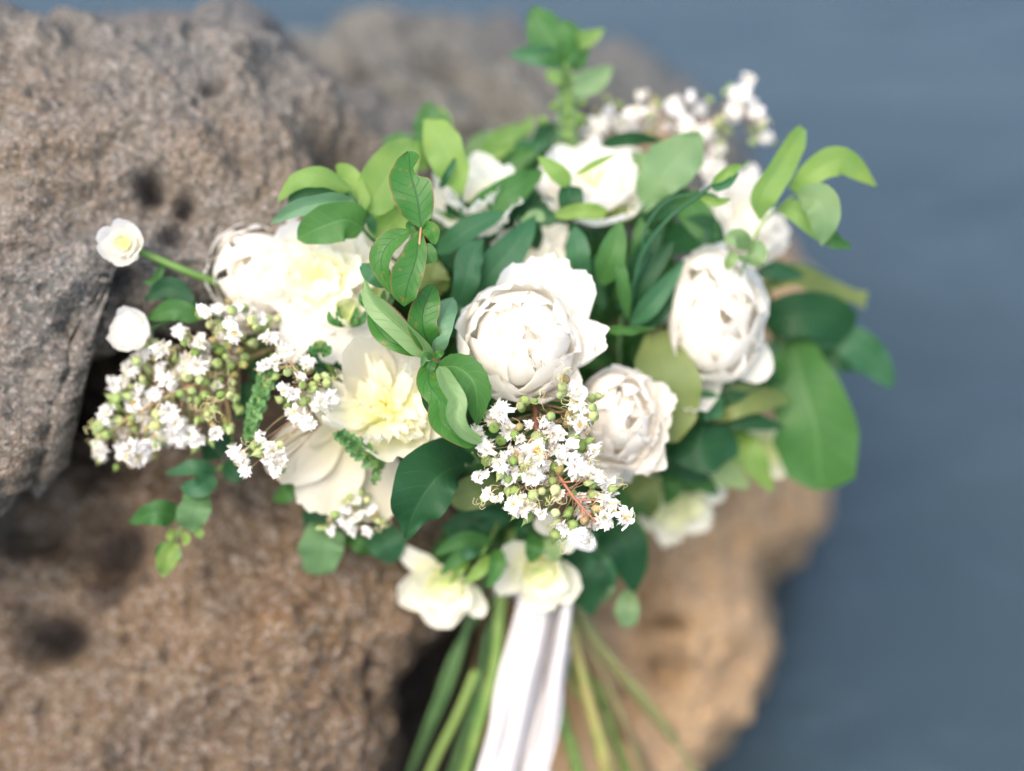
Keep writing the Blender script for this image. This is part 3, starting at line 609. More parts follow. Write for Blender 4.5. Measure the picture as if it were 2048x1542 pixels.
def panicle(label, spine, blossoms, buds, d, bs=17, bd=9, dj=.006, stam=.25, fil=.45, r=3.2, extra_buds=0, face=(0, 0, 1), dfun=None, twig=None, spine_mat=None, deep=0):
    t = thing('crape_myrtle_panicle', label, 'flower cluster', P(*spine[0]), 'crape myrtle panicles in the bouquet')
    tb = Tubes(); sb = Tubes(); (sb if spine_mat else tb).px(spine, [r * 1.3, r, r * .6], 24); sp_ = spline(spine, 40)
    def twig_to(x, y, dd, rr):
        k = np.argmin(np.hypot(sp_[:, 0] - x, sp_[:, 1] - y) + np.random.RandomState(int(x + y)).rand(40) * 30); k = max(0, k - 2)
        a = sp_[k]; mid = ((a[0] * .45 + x * .55) + random.uniform(-6, 6), (a[1] * .45 + y * .55) + random.uniform(-6, 6), (a[2] * .5 + dd * .5) + .004)
        tb.px([tuple(a), mid, (x, y, dd)], [rr * 1.3, rr], 7, 5)
        return nrm(P(x, y, dd) - P(*mid))
    blossoms = list(blossoms) + [(b_[0] * .6 + c_[0] * .4 + random.gauss(0, 8), b_[1] * .6 + c_[1] * .4 + random.gauss(0, 8), random.uniform(.8, 1.1), .018) for b_, c_ in [(random.choice(blossoms), random.choice(blossoms)) for _ in range(deep)]]
    for (x, y, *q) in blossoms:
        sc = (q[0] if q else 1) * bs * random.uniform(.75, 1.35); dd = (dfun(x, y) if dfun else d) + random.uniform(-dj, dj) + (q[1] if len(q) > 1 else 0)
        tw = twig_to(x, y, dd, .7); ax = nrm(tw * .45 + cdir(face[0] + random.uniform(-.7, .7), face[1] + random.uniform(-.7, .7), face[2]))
        Bz = basis(ax, random.random() * 6); pos = P(x, y, dd) - ax * .2 * sc * s(dd)
        o = inst('blossom', random.choice(BLO), t, pos, Bz, sc * s(dd))
        if random.random() < stam:
            c_ = bpy.data.objects.new('stamens', random.choice(STA)); COL.objects.link(c_); c_.parent = o
        if random.random() < fil:
            c_ = bpy.data.objects.new('filament', random.choice(FIL)); COL.objects.link(c_); c_.parent = o
            c_.rotation_euler = (random.uniform(-.7, .7), random.uniform(-.7, .7), random.random() * 6)
    bl = list(buds)
    pool = list(blossoms) + list(buds)
    for i in range(extra_buds):
        b0_ = random.choice(pool); bl.append((b0_[0] + random.gauss(0, 16), b0_[1] + random.gauss(0, 14), random.uniform(.7, 1), .012))
    for (x, y, *q) in bl:
        sc = (q[0] if q else 1) * bd * 2 * random.uniform(.75, 1.15); dd = (dfun(x, y) if dfun else d) + random.uniform(-dj, dj) + (q[1] if len(q) > 1 else 0)
        tw = twig_to(x, y, dd, .7); ax = nrm(tw + .5 * cdir(random.uniform(-1, 1), random.uniform(-1, 1), .6))
        o = inst('bud', random.choice(BUD), t, P(x, y, dd) - ax * sc * .5 * s(dd), basis(ax, random.random() * 6), sc * s(dd))
        if random.random() < fil * .5:
            c_ = bpy.data.objects.new('filament', random.choice(FIL)); COL.objects.link(c_); c_.parent = o
            c_.location = (0, 0, 1); c_.rotation_euler = (random.uniform(-.7, .7), random.uniform(-.7, .7), random.random() * 6)
    tb.done('stem', twig or PEDI, t)
    if spine_mat:
        for a_, b_ in [((1140, 985, .90), (1100, 1000, .90)), ((1165, 1015, .90), (1165, 1045, .898)), ((1112, 940, .905), (1075, 925, .90)), ((1125, 965, .90), (1170, 960, .897)), ((1150, 1000, .90), (1200, 1000, .897))]: sb.px([a_, b_], [2.4, 1.6], 6, 6)
        sb.done('branch', spine_mat, t)
    return t
Cb = [(1000, 822, 1.3), (1015, 859, 1.2), (957, 856, 1), (1087, 844, 1.1), (1151, 779, 1.2), (1155, 803, 1.2), (1108, 868, 1.1), (1158, 852, 1.4), (1148, 838, 1), (976, 889, 1.2), (972, 900, 1.1), (1069, 904, 1.3), (1137, 903, 1.3), (1120, 916, 1.1),
      (1176, 919, 1.3), (1151, 934, 1.3), (958, 952, 1.2), (1069, 952, 1.3), (1099, 961, 1.1), (979, 988, 1.2), (997, 994, 1), (1027, 1008, 1.1), (1051, 1012, 1.1), (1084, 1026, 1), (1114, 991, 1), (1212, 978, 1.3), (1215, 1005, 1.2), (1210, 1036, 1.2), (1248, 1035, 1.1),
      (1164, 997, .8), (1128, 1056, 1.1), (1158, 1070, 1.1), (1180, 1085, 1), (1039, 878, 1), (1057, 850, .8), (1009, 907, 1), (1021, 949, 1), (1000, 930, 1), (1190, 950, 1.1), (1040, 1000, 1), (1085, 930, 1), (1168, 830, 1), (1145, 950, 1.1), (1183, 900, 1), (1110, 895, 1), (985, 838, 1.1)]
Cd = [(1040, 812), (1069, 803), (1125, 773), (1120, 791), (1184, 797), (1185, 815), (1188, 832), (1143, 824), (1155, 828), (1102, 832), (1039, 853), (1084, 886), (1152, 874), (1161, 891), (1027, 922), (1063, 919), (1108, 934), (1003, 946), (1045, 949), (1066, 991), (1084, 982), (1111, 979),
      (1185, 991), (1185, 970), (1175, 965), (1111, 1026), (1137, 1026), (1146, 1050), (1169, 1041), (1030, 982), (1018, 980), (1003, 880), (988, 856), (1191, 1017), (1010, 940), (1050, 935), (1120, 940), (1130, 760), (1030, 870)]
panicle('sharpest crape myrtle panicle, hanging below the central peony with curly yellow filaments', [(1070, 800, .955), (1075, 870, .93), (1112, 940, .905), (1140, 985, .90), (1165, 1015, .90), (1200, 1052, .90)], Cb, Cd, .90, 17, 12.5, .010, .16, .8, 3.4, extra_buds=45, spine_mat=REDS, deep=14)
Ab = [(360, 662), (472, 668, 1.1), (411, 627, 1.2), (437, 618, 1.2), (494, 621, 1.1), (458, 648), (303, 686, 1.2), (324, 701, 1.2), (399, 686, 1.1), (375, 725, 1.1), (396, 731, 1.1), (258, 737, 1.2), (324, 740, 1), (229, 770, 1.2), (252, 764), (309, 788, 1.4), (270, 806, 1.2), (288, 818, 1.2), (339, 821, 1.3), (378, 788),
      (217, 827, 1.1), (243, 853, 1.1), (303, 847, 1.2), (199, 902, 1.2), (246, 899, 1.3), (276, 908, 1.4), (297, 893, 1.2), (327, 867, 1.2), (354, 870, 1.2), (431, 867), (306, 852), (363, 849, 1.1), (539, 674, 1), (285, 715, 1), (280, 775, 1), (350, 850, 1.2), (262, 892, 1), (205, 895, 1), (415, 720, .9), (520, 640, 1), (470, 625, 1), (380, 868, 1), (395, 880, 1), (315, 885, 1.2), (335, 760, 1), (352, 775, .9)]
Ad = [(464, 621), (369, 686), (428, 680), (437, 731), (461, 731), (273, 722), (351, 719), (285, 758), (375, 752), (384, 782), (360, 788), (443, 791), (461, 791), (417, 815), (428, 818), (503, 686), (512, 654), (232, 797), (258, 794), (196, 853), (261, 847), (193, 861), (270, 858), (417, 831), (214, 870), (440, 700), (480, 700), (490, 730),
      (400, 760), (410, 790), (450, 840), (460, 860), (440, 860), (480, 820), (395, 840), (420, 650), (455, 690), (340, 700), (500, 650), (530, 655), (505, 640), (470, 750), (420, 745), (390, 705), (445, 655)]
def dA(x, y): return .955 - (x - 350) * .00008
panicle('big crape myrtle panicle reaching out over the rock at the far left', [(560, 690, .99), (480, 725, .97), (400, 765, .96), (320, 800, .96), (250, 840, .96), (205, 880, .965)], Ab, Ad, .955, 16.5, 11, .014, .12, .35, 3.4, extra_buds=150, dfun=dA, deep=24)
Bb = [(576, 701, 1), (524, 731, 1), (535, 728, .9), (554, 725, 1), (612, 728, .9), (601, 755, 1), (569, 782, 1), (590, 788, 1), (643, 800, 1.2), (660, 795, 1), (601, 833, 1.2), (616, 847, 1.1), (521, 872, 1), (476, 905, 1), (494, 941, 1.1), (548, 914, 1.2), (551, 941, 1), (535, 920, 1), (575, 775, .9), (590, 825, 1), (630, 815, 1), (484, 920, .9), (566, 922, 1.1), (545, 900, 1)]
Bd = [(635, 755), (649, 752), (604, 803), (619, 782), (625, 770), (518, 905), (510, 890), (530, 890), (560, 800), (605, 770), (630, 778), (655, 765), (560, 890), (615, 800), (590, 740), (575, 745)]
panicle('small crape myrtle spray between the left panicle and the open cream peony', [(640, 850, .96), (610, 800, .935), (600, 760, .93), (580, 720, .925)], Bb, Bd, .93, 17, 10, .006, .15, .6, 2.6, extra_buds=14)
Eb = [(694, 1020, 1), (697, 1048, 1.1), (667, 1060, 1), (733, 1062, 1), (705, 1060, 1), (712, 1035, 1), (680, 1035, .9), (740, 1020, .9), (715, 1000, .8)]
panicle('little crape myrtle cluster below the drooping petals beside the dark heart shaped leaf', [(720, 940, .99), (712, 990, .975), (705, 1035, .965)], Eb, [(700, 995), (690, 1005), (715, 1010), (745, 1035), (722, 985), (670, 1030), (735, 1000), (755, 1040)], .965, 15, 8, .006, .1, .3, 3, extra_buds=14)
Db = [(1215, 225), (1250, 255), (1290, 190), (1310, 215), (1380, 195), (1350, 225), (1400, 220), (1490, 175), (1500, 210), (1520, 240), (1470, 215), (1532, 272, .7), (1180, 260), (1240, 290), (1420, 270), (1390, 265), (1330, 260), (1440, 300), (1410, 330), (1430, 360), (1200, 250), (1225, 240), (1275, 225), (1300, 240), (1370, 250), (1345, 210), (1480, 190),
      (1495, 160), (1510, 225), (1465, 235), (1425, 310), (1435, 335), (1410, 400), (1190, 290), (1270, 270), (1260, 240), (1385, 300), (1415, 250)]
panicle('blurred crape myrtle panicle at the top right against the blue water', [(1300, 400, 1.06), (1330, 300, 1.07), (1400, 250, 1.08), (1500, 225, 1.08)], Db[::1], [(1450, 215), (1455, 260), (1300, 265), (1420, 200), (1505, 260), (1240, 210), (1440, 240), (1525, 255)], 1.075, 17, 9, .012, .35, .2, 4, extra_buds=40)

# ------------------------------------------------------------------ leaf sprigs
random.seed(21)
# twisted veined leaves at the front
sprig('sharp sprig of curled veined leaves standing left of the strap leaves, topmost leaf bitten', [(870, 720, .915), (850, 640, .91), (832, 560, .895), (838, 500, .89), (842, 455, .89)], [4, 4, 3, 2.5], REDS,
  [([(842, 455, .89), (836, 400, .888), (822, 345, .89), (818, 303, .90)], 40, CREP, dict(lw=[(0, 4), (.15, 36), (.4, 52), (.65, 44), (.85, 26), (1, 2)], rw=[(0, 4), (.12, 24), (.34, 34), (.48, 38), (.54, 34), (.60, 12), (.70, 5), (.80, 16), (.90, 22), (.97, 14), (1, 3)], fold=.2, wave=.05, n=44, m=14)),
   ([(838, 462, .893), (832, 520, .885), (815, 575, .885), (808, 612, .89)], 40, CREP, dict(lw=[(0, 6), (.2, 28), (.5, 40), (.8, 30), (1, 2)], rw=[(0, 6), (.2, 18), (.5, 25), (.8, 22), (1, 2)], fold=.15, wave=.05, n=24)),
   ([(822, 462, .90), (780, 485, .90), (762, 530, .90), (785, 590, .905)], 24, CREP, dict(fold=.3, roll=20)),
   ([(846, 455, .892), (862, 462, .888), (870, 490, .89)], 17, CREP, dict(fold=.4)),
   ([(842, 490, .892), (855, 500, .888), (866, 526, .89)], 15, MIDG, dict(fold=.1, a=.9, b=.4)),
   ([(840, 452, .893), (852, 448, .895), (862, 438, .90)], 10, CREP, dict(fold=.3)),
   ([(832, 470, .90), (820, 455, .90), (822, 438, .905)], 9, CREP, {})])
sprig('whorl of dark wavy twisted leaves between the cream peony and the central peony', [(905, 900, .95), (885, 800, .93), (866, 718, .912), (835, 680, .915), (800, 630, .93), (765, 600, .94)], [4, 4, 4, 3, 2], REDS,
  [([(866, 716, .91), (835, 685, .903), (785, 640, .90), (745, 600, .905), (728, 558, .91)], 26, CREP, dict(roll=-28, fold=.5, wave=.12, back=True, wk=2)),
   ([(860, 712, .915), (820, 700, .912), (775, 680, .91), (745, 640, .92), (752, 600, .93)], 40, CREP, dict(lw=[(0, 3), (.3, 14), (.6, 16), (1, 2)], rw=[(0, 3), (.3, 26), (.6, 32), (1, 3)], fold=.2, wave=.08)),
   ([(862, 700, .912), (846, 655, .90), (850, 610, .90), (868, 568, .905)], 30, CREP, dict(fold=.35, wave=.14, roll=10, wk=2, a=.5, b=.6)),
   ([(868, 712, .915), (872, 670, .905), (888, 625, .91), (905, 595, .93)], 30, BLUE, dict(fold=.1, curl=.25, back=True, roll=-20, a=.5, b=.6)),
   ([(866, 735, .91), (915, 735, .895), (950, 772, .89), (955, 850, .90)], 46, MIDG, dict(lw=[(0, 4), (.2, 40), (.45, 48), (.75, 30), (1, 3)], rw=[(0, 4), (.2, 18), (.45, 36), (.75, 30), (1, 2)], fold=.45, wave=.05, jag=.12, n=26)),
   ([(864, 722, .91), (858, 765, .895), (880, 800, .888), (886, 838, .886), (908, 862, .885), (948, 892, .89)], 25, CREP, dict(fold=.55, wave=.14, roll=12, wk=2.2, a=.4, b=.45, n=34)),
   ([(862, 735, .915), (862, 775, .908), (875, 815, .905), (888, 845, .905)], 24, DARK, dict(fold=.3, a=.5, b=.6)),
   ([(878, 732, .90), (894, 768, .886), (914, 800, .88), (911, 832, .878), (926, 862, .878), (962, 886, .885)], 20, CREP, dict(fold=.5, wave=.16, roll=-10, back=True, wk=2.4, a=.4, b=.45, n=34)),
   ([(866, 718, .905), (852, 712, .90), (842, 735, .90)], 8, MIDG, {}), ([(868, 720, .903), (862, 735, .898), (858, 752, .90)], 9, MIDG, {}), ([(868, 716, .905), (878, 708, .90), (888, 700, .905)], 8, CREP, {})])
sprig('blue green leaf tip peeking out behind the curled veined leaves', [(860, 600, .96), (800, 575, .94), (765, 555, .93)], 3, REDS, [([(790, 572, .935), (755, 550, .925), (722, 530, .93)], 26, BLUE, dict(lw=[(0, 6), (.4, 24), (.8, 20), (1, 4)], rw=[(0, 6), (.4, 26), (.8, 16), (1, 3)]))])
sprig('big dark heart shaped leaf hanging below the cream peony', [(960, 915, .97), (945, 930, .965), (930, 930, .955)], 4, DKST,
  [([(946, 925, .965), (880, 950, .93), (835, 1010, .93), (811, 1075, .94)], 80, DARK, dict(lw=[(0, 5), (.2, 62), (.45, 84), (.7, 58), (1, 2)], rw=[(0, 5), (.2, 30), (.45, 58), (.7, 46), (1, 2)], fold=.22, roll=-8, n=26, m=14))])
sprig('small bright leaf beside the tip of the crape myrtle and cream petals', [(960, 925, .95), (945, 905, .93)], 2.5, GRNS, [([(948, 900, .93), (930, 888, .91), (925, 880, .91)], 8, MIDG, {})])
# lime sprig, upper left
sprig('lime green leafy sprig arching over the white peony at the upper left', [(800, 530, .98), (765, 498, .96), (728, 460, .945), (722, 425, .945), (700, 385, .95), (680, 365, .955)], [4, 3.5, 3, 2], BLUE,
  [([(704, 382, .95), (640, 352, .94), (590, 362, .94), (555, 405, .945)], 22, LIME, dict(curl=.4, roll=25, a=.5)),
   ([(700, 392, .952), (650, 375, .95), (600, 385, .95), (575, 405, .95)], 18, BLUE, {}),
   ([(705, 400, .945), (650, 402, .935), (590, 418, .935), (541, 447, .94)], 19, BLUE, dict(roll=-15, fold=.3, back=True)),
   ([(728, 458, .945), (690, 440, .935), (640, 455, .935), (594, 478, .94)], 40, MIDG, dict(fold=.15, a=.45, b=.6, lw=None)),
   ([(722, 430, .95), (715, 395, .955), (690, 360, .96), (672, 358, .965)], 30, LIME, dict(fold=.2, a=.6, b=.4)),
   ([(724, 432, .955), (755, 385, .96), (790, 330, .965), (825, 278, .975)], 48, LIME, dict(fold=.15, a=.6, b=.6)),
   ([(752, 480, .965), (770, 440, .97), (800, 415, .975), (835, 385, .98)], 44, LIME, dict(fold=.1)),
   ([(722, 428, .958), (740, 440, .955), (750, 470, .96)], 12, BLUE, dict(fold=.3)), ([(740, 400, .97), (785, 372, .975), (830, 330, .985)], 40, PALE, {})])
sprig('upright pale lime leaf on a thin stalk behind the bitten leaf', [(935, 560, 1.02), (928, 480, .99), (922, 420, .985), (922, 385, .98)], 3.5, BLUE,
  [([(922, 392, .98), (905, 330, .975), (880, 280, .975), (852, 238, .98)], 45, LIME, dict(fold=.12, a=.5, b=.7, lw=[(0, 4), (.3, 40), (.6, 42), (.85, 24), (1, 6)], rw=[(0, 4), (.3, 34), (.6, 38), (.85, 26), (1, 4)])),
   ([(880, 378, .985), (895, 350, .97), (912, 312, .975)], 8, BLUE, dict(fold=.5))])
sprig('blurred green leaves sticking up behind the pale lime leaf', [(900, 400, 1.06), (880, 330, 1.05), (860, 280, 1.05)], 3, GRNS,
  [([(865, 300, 1.05), (862, 250, 1.05), (855, 203, 1.05)], 36, MIDG, {}), ([(850, 310, 1.05), (810, 290, 1.05), (762, 282, 1.05)], 24, MIDG, dict(roll=20)), ([(880, 290, 1.05), (888, 250, 1.05), (882, 212, 1.055)], 16, LIME, {}), ([(860, 330, 1.04), (830, 310, 1.03), (800, 300, 1.03)], 26, LIME, {})])
sprig('yellow green narrow leaves left of the tall flowering stalk', [(1050, 420, 1.06), (1010, 350, 1.05), (960, 320, 1.05)], 3, GRNS,
  [([(940, 335, 1.03), (990, 305, 1.03), (1030, 290, 1.035)], 15, LIME, dict(fold=.3)), ([(960, 310, 1.06), (1010, 275, 1.06), (1055, 250, 1.06)], 22, LIME, {}), ([(930, 345, 1.05), (1000, 330, 1.04), (1075, 300, 1.04)], 34, MIDG, {}), ([(1000, 345, 1.05), (1040, 310, 1.05), (1090, 285, 1.05)], 28, BLUE, {}),
   ([(1030, 280, 1.07), (1055, 255, 1.07), (1062, 230, 1.07)], 13, LIME, {}), ([(1060, 300, 1.06), (1100, 270, 1.06), (1120, 250, 1.06)], 28, DARK, {}), ([(920, 340, 1.06), (960, 290, 1.07), (1010, 265, 1.07)], 20, PALE, {})])
# strap leaves, upper middle
sprig('long bluish strap leaves crossing above the central peony', [(960, 640, 1.0), (940, 560, .985), (930, 500, .98)], 3, BLUE,
  [([(870, 505, .985), (915, 475, .97), (965, 445, .97), (1012, 424, .975)], 24, BLUE, dict(fold=.3, roll=-20)),
   ([(905, 640, .975), (930, 570, .955), (940, 520, .955), (965, 478, .96)], 30, BLUE, dict(curl=.2, lw=[(0, 14), (.4, 28), (.75, 30), (1, 3)], rw=[(0, 14), (.4, 28), (.75, 24), (1, 3)])),
   ([(940, 620, .985), (980, 550, .97), (1030, 490, .97), (1072, 430, .98)], 34, BLUE, dict(fold=.15)),
   ([(935, 430, 1.0), (990, 400, .99), (1040, 370, .99), (1088, 340, 1.0)], 32, MIDG, dict(fold=.15)),
   ([(930, 660, .965), (905, 640, .95), (880, 600, .95)], 34, BLUE, dict(curl=.2)),
   ([(1075, 500, 1.0), (1060, 455, .99), (1035, 430, .99)], 20, DARK, {}), ([(880, 590, .98), (865, 560, .97), (875, 520, .97)], 36, OLIV, {})])
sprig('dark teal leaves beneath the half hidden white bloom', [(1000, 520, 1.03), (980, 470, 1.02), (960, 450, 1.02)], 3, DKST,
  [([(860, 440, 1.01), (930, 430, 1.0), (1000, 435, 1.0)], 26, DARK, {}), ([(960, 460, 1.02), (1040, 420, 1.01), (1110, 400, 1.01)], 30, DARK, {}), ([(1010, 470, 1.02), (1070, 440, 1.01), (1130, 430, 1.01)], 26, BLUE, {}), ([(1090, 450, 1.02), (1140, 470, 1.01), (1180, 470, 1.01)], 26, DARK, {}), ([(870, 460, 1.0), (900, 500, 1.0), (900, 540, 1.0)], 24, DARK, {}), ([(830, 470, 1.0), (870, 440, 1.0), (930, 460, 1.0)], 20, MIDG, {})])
sprig('short stalk with two lime leaflets in front of the top middle peony', [(1140, 470, 1.0), (1140, 420, .985), (1138, 375, .98), (1138, 365, .98)], 3, BLUE,
  [([(1138, 372, .98), (1110, 340, .975), (1075, 313, .98)], 18, LIME, dict(fold=.2, a=.45)), ([(1152, 350, .985), (1190, 328, .98), (1235, 306, .985)], 7, LIME, dict(fold=.4)), ([(1140, 440, .99), (1142, 405, .98), (1140, 372, .985)], 26, DARK, dict(a=.3, b=.25)),
   ([(1108, 430, .985), (1165, 422, .975), (1215, 425, .98)], 16, LIME, dict(fold=.3, a=.5, b=.4)), ([(1090, 440, .98), (1070, 430, .98), (1040, 445, .98)], 12, PALE, {})])
# tall flowering stalk at the top
t = sprig('tall stalk with a bright leaf crown rising above everything at the top middle', [(1140, 420, 1.07), (1138, 300, 1.06), (1135, 200, 1.05), (1130, 120, 1.045)], [9, 9, 9, 6], GRNS,
  [([(1132, 135, 1.045), (1115, 95, 1.04), (1085, 50, 1.04), (1066, 14, 1.045)], 42, MIDG, dict(fold=.2, a=.5, b=.8)), ([(1130, 140, 1.045), (1145, 90, 1.045), (1125, 40, 1.045)], 38, MIDG, dict(fold=.2, roll=30)), ([(1130, 122, 1.045), (1080, 112, 1.04), (1018, 108, 1.045)], 22, BLUE, dict(fold=.2)),
   ([(1140, 95, 1.045), (1170, 80, 1.045), (1210, 58, 1.045)], 17, LIME, {}), ([(1140, 178, 1.045), (1180, 165, 1.045), (1228, 132, 1.045)], 26, PALE, dict(fold=.2)), ([(1125, 165, 1.04), (1105, 150, 1.04), (1100, 138, 1.04)], 14, LIME, {})], name='flowering_stalk', cat='flower stalk')
def bracts(t, spine, n, w, l, mat=SPIKE, spread=1.0, seed=1):
    rs = random.Random(seed); q = spline(spine, 40)
    me = []
    for i in range(n):
        f = i / (n - 1); p = q[int(f * 39)]; a = i * 2.4
        L = l * (1 - .35 * f) * rs.uniform(.7, 1.2); dx = math.cos(a) * L * spread; dy = math.sin(a) * L * spread; k = s(p[2])
        tx, ty = (q[-1] - q[0])[:2]; tn = math.hypot(tx, ty); bx, by = -ty / tn, tx / tn
        X = bx * math.cos(a) * L * spread + tx / tn * L * .5; Y = by * math.cos(a) * L * spread + ty / tn * L * .5; Z = -math.sin(a) * L * k * spread
        leaf(t, [(p[0], p[1], p[2]), (p[0] + X * .6, p[1] + Y * .5, p[2] + Z * .6), (p[0] + X, p[1] + Y, p[2] + Z)], w * rs.uniform(.7, 1.1), mat, fold=.5, n=5, m=4, name='bract')
bracts(t, [(1136, 300, 1.06), (1135, 200, 1.05), (1131, 140, 1.045)], 60, 11, 26, PALE, 1.0, 5)
for (x, y, r) in [(1108, 212, 9), (1085, 240, 10), (1160, 235, 9), (1165, 205, 7)]:
    leaf(t, [(x, y + r, 1.05), (x, y, 1.045), (x, y - r, 1.05)], r, LIME, n=6, m=4, name='bract')
# right of top
sprig('broad pale leaf and dark strap leaf before the top right panicle', [(1290, 520, 1.03), (1292, 460, 1.01), (1290, 420, 1.0)], 4, BLUE,
  [([(1287, 425, 1.0), (1310, 370, .99), (1350, 320, .985), (1402, 268, .99)], 56, PALE, dict(fold=.08, lw=[(0, 8), (.3, 40), (.6, 54), (.85, 34), (1, 4)], rw=[(0, 4), (.3, 36), (.6, 56), (.85, 46), (1, 6)])), ([(1200, 292, 1.03), (1260, 276, 1.02), (1325, 282, 1.03)], 15, DARK, dict(roll=20)), ([(1250, 310, 1.04), (1290, 330, 1.03), (1300, 370, 1.02)], 18, PALE, {})])
sprig('arching thin stalks with two pointed lime buds left of the upper right peony', [(1255, 640, .99), (1280, 520, .975), (1335, 440, .965), (1400, 390, .96), (1430, 365, .96)], [5, 4.5, 4, 3], BLUE,
  [([(1425, 372, .96), (1455, 345, .955), (1485, 330, .96)], 12, LIME, dict(fold=.5)), ([(1424, 376, .957), (1450, 370, .952), (1478, 345, .957)], 9, BLUE, dict(fold=.5)), ([(1400, 392, .963), (1430, 405, .958), (1462, 398, .96)], 9, LIME, dict(fold=.5)), ([(1398, 388, .965), (1420, 395, .96), (1445, 402, .96)], 9, BLUE, dict(fold=.3)),
   ([(1478, 338, .962), (1490, 330, .965), (1500, 318, .97)], 3, PALE, {})], extra=[([(1290, 560, .99), (1288, 470, .975), (1330, 405, .97), (1400, 385, .965)], [4, 3.5, 3], 14), ([(1235, 620, .99), (1270, 560, .98), (1300, 500, .98)], [5, 4], 8)])
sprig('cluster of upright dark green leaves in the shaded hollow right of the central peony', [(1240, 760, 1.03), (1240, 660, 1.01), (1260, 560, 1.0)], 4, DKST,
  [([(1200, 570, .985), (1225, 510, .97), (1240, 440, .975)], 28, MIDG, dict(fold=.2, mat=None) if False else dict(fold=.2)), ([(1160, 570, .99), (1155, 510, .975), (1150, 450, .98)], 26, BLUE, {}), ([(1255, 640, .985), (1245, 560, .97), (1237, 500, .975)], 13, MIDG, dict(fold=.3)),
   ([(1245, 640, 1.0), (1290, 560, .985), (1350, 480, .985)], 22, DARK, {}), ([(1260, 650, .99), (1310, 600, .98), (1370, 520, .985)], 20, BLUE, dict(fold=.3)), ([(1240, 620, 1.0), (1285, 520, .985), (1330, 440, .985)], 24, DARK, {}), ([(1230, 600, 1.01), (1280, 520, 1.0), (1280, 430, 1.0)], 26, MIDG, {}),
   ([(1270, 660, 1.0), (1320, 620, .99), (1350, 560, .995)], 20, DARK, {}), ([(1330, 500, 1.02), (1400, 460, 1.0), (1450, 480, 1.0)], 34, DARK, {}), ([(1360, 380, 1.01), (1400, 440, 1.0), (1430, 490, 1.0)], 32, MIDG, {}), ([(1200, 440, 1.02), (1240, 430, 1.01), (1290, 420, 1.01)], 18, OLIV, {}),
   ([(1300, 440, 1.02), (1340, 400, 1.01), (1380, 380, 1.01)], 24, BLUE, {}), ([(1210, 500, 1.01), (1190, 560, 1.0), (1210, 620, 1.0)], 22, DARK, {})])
sprig('thin bright leaf lying between the central peony and the right rose', [(1190, 668, .97), (1200, 660, .965)], 2, GRNS, [([(1200, 656, .965), (1255, 660, .955), (1312, 655, .965)], 11, MIDG, dict(roll=30))])
# right sprig
sprig('lime sprig of twisted leaves reaching right over the water', [(1478, 560, 1.0), (1500, 500, .985), (1522, 450, .98), (1560, 415, .985), (1600, 390, .99), (1660, 450, .99)], [4, 3, 3, 2.5, 2], GRNS,
  [([(1520, 440, .98), (1525, 390, .97), (1562, 330, .97), (1608, 258, .98)], 34, LIME, dict(fold=.2, roll=5, twist=15, lw=[(0, 3), (.25, 24), (.6, 20), (.9, 22), (1, 12)], rw=[(0, 3), (.25, 28), (.6, 34), (.9, 20), (1, 4)])),
   ([(1592, 385, .985), (1620, 350, .975), (1685, 320, .975), (1752, 372, .985)], 30, LIME, dict(fold=.25, wave=.08, lw=[(0, 16), (.3, 22), (.55, 30), (.8, 20), (1, 2)], rw=[(0, 22), (.3, 24), (.55, 30), (.8, 22), (1, 2)])),
   ([(1595, 392, .98), (1635, 400, .965), (1650, 440, .965), (1642, 492, .975)], 34, PALE, dict(fold=.3, curl=.1)),
   ([(1556, 415, .99), (1600, 425, .985), (1640, 460, .985), (1655, 475, .99)], 24, LIME, dict(fold=.2)),
   ([(1648, 450, .985), (1665, 480, .98), (1705, 495, .985)], 17, MIDG, dict(fold=.3, a=.4)),
   ([(1500, 500, .985), (1475, 475, .97), (1448, 485, .97)], 20, PALE, dict(fold=.2)), ([(1498, 505, .98), (1505, 510, .97), (1500, 530, .975)], 28, PALE, dict(a=.4, b=.4)), ([(1468, 505, .975), (1462, 520, .97), (1452, 540, .975)], 12, PALE, dict(fold=.4))])
# right blurred leaves
sprig('olive leaf with a curled tip pointing right toward the water', [(1480, 620, 1.05), (1530, 590, 1.06)], 4, BRST, [([(1520, 580, 1.06), (1590, 545, 1.06), (1660, 575, 1.07), (1732, 600, 1.075)], 36, OLIV, dict(fold=.25, roll=-20, lw=[(0, 8), (.3, 34), (.7, 26), (.88, 16), (1, 22)], rw=[(0, 8), (.3, 20), (.7, 18), (.88, 12), (1, 16)])), ([(1500, 540, 1.05), (1550, 540, 1.05), (1610, 552, 1.06)], 20, BLUE, {})])
sprig('dark green broad leaf to the right of the tall rose', [(1470, 660, 1.06), (1530, 645, 1.065)], 4, DKST, [([(1525, 645, 1.065), (1590, 630, 1.055), (1660, 635, 1.06), (1705, 660, 1.07)], 46, DARK, dict(fold=.2, a=.4, b=.4)), ([(1530, 700, 1.07), (1600, 680, 1.07), (1680, 690, 1.075)], 26, BLUE, {})])
sprig('teal pointed leaf sticking furthest right over the water', [(1600, 690, 1.08), (1660, 680, 1.08)], 3, DKST, [([(1655, 675, 1.08), (1710, 690, 1.075), (1750, 725, 1.08), (1786, 778, 1.085)], 38, BLUE, dict(fold=.2, a=.6, b=.8)), ([(1640, 700, 1.085), (1680, 720, 1.08), (1720, 740, 1.085)], 22, DARK, {})])
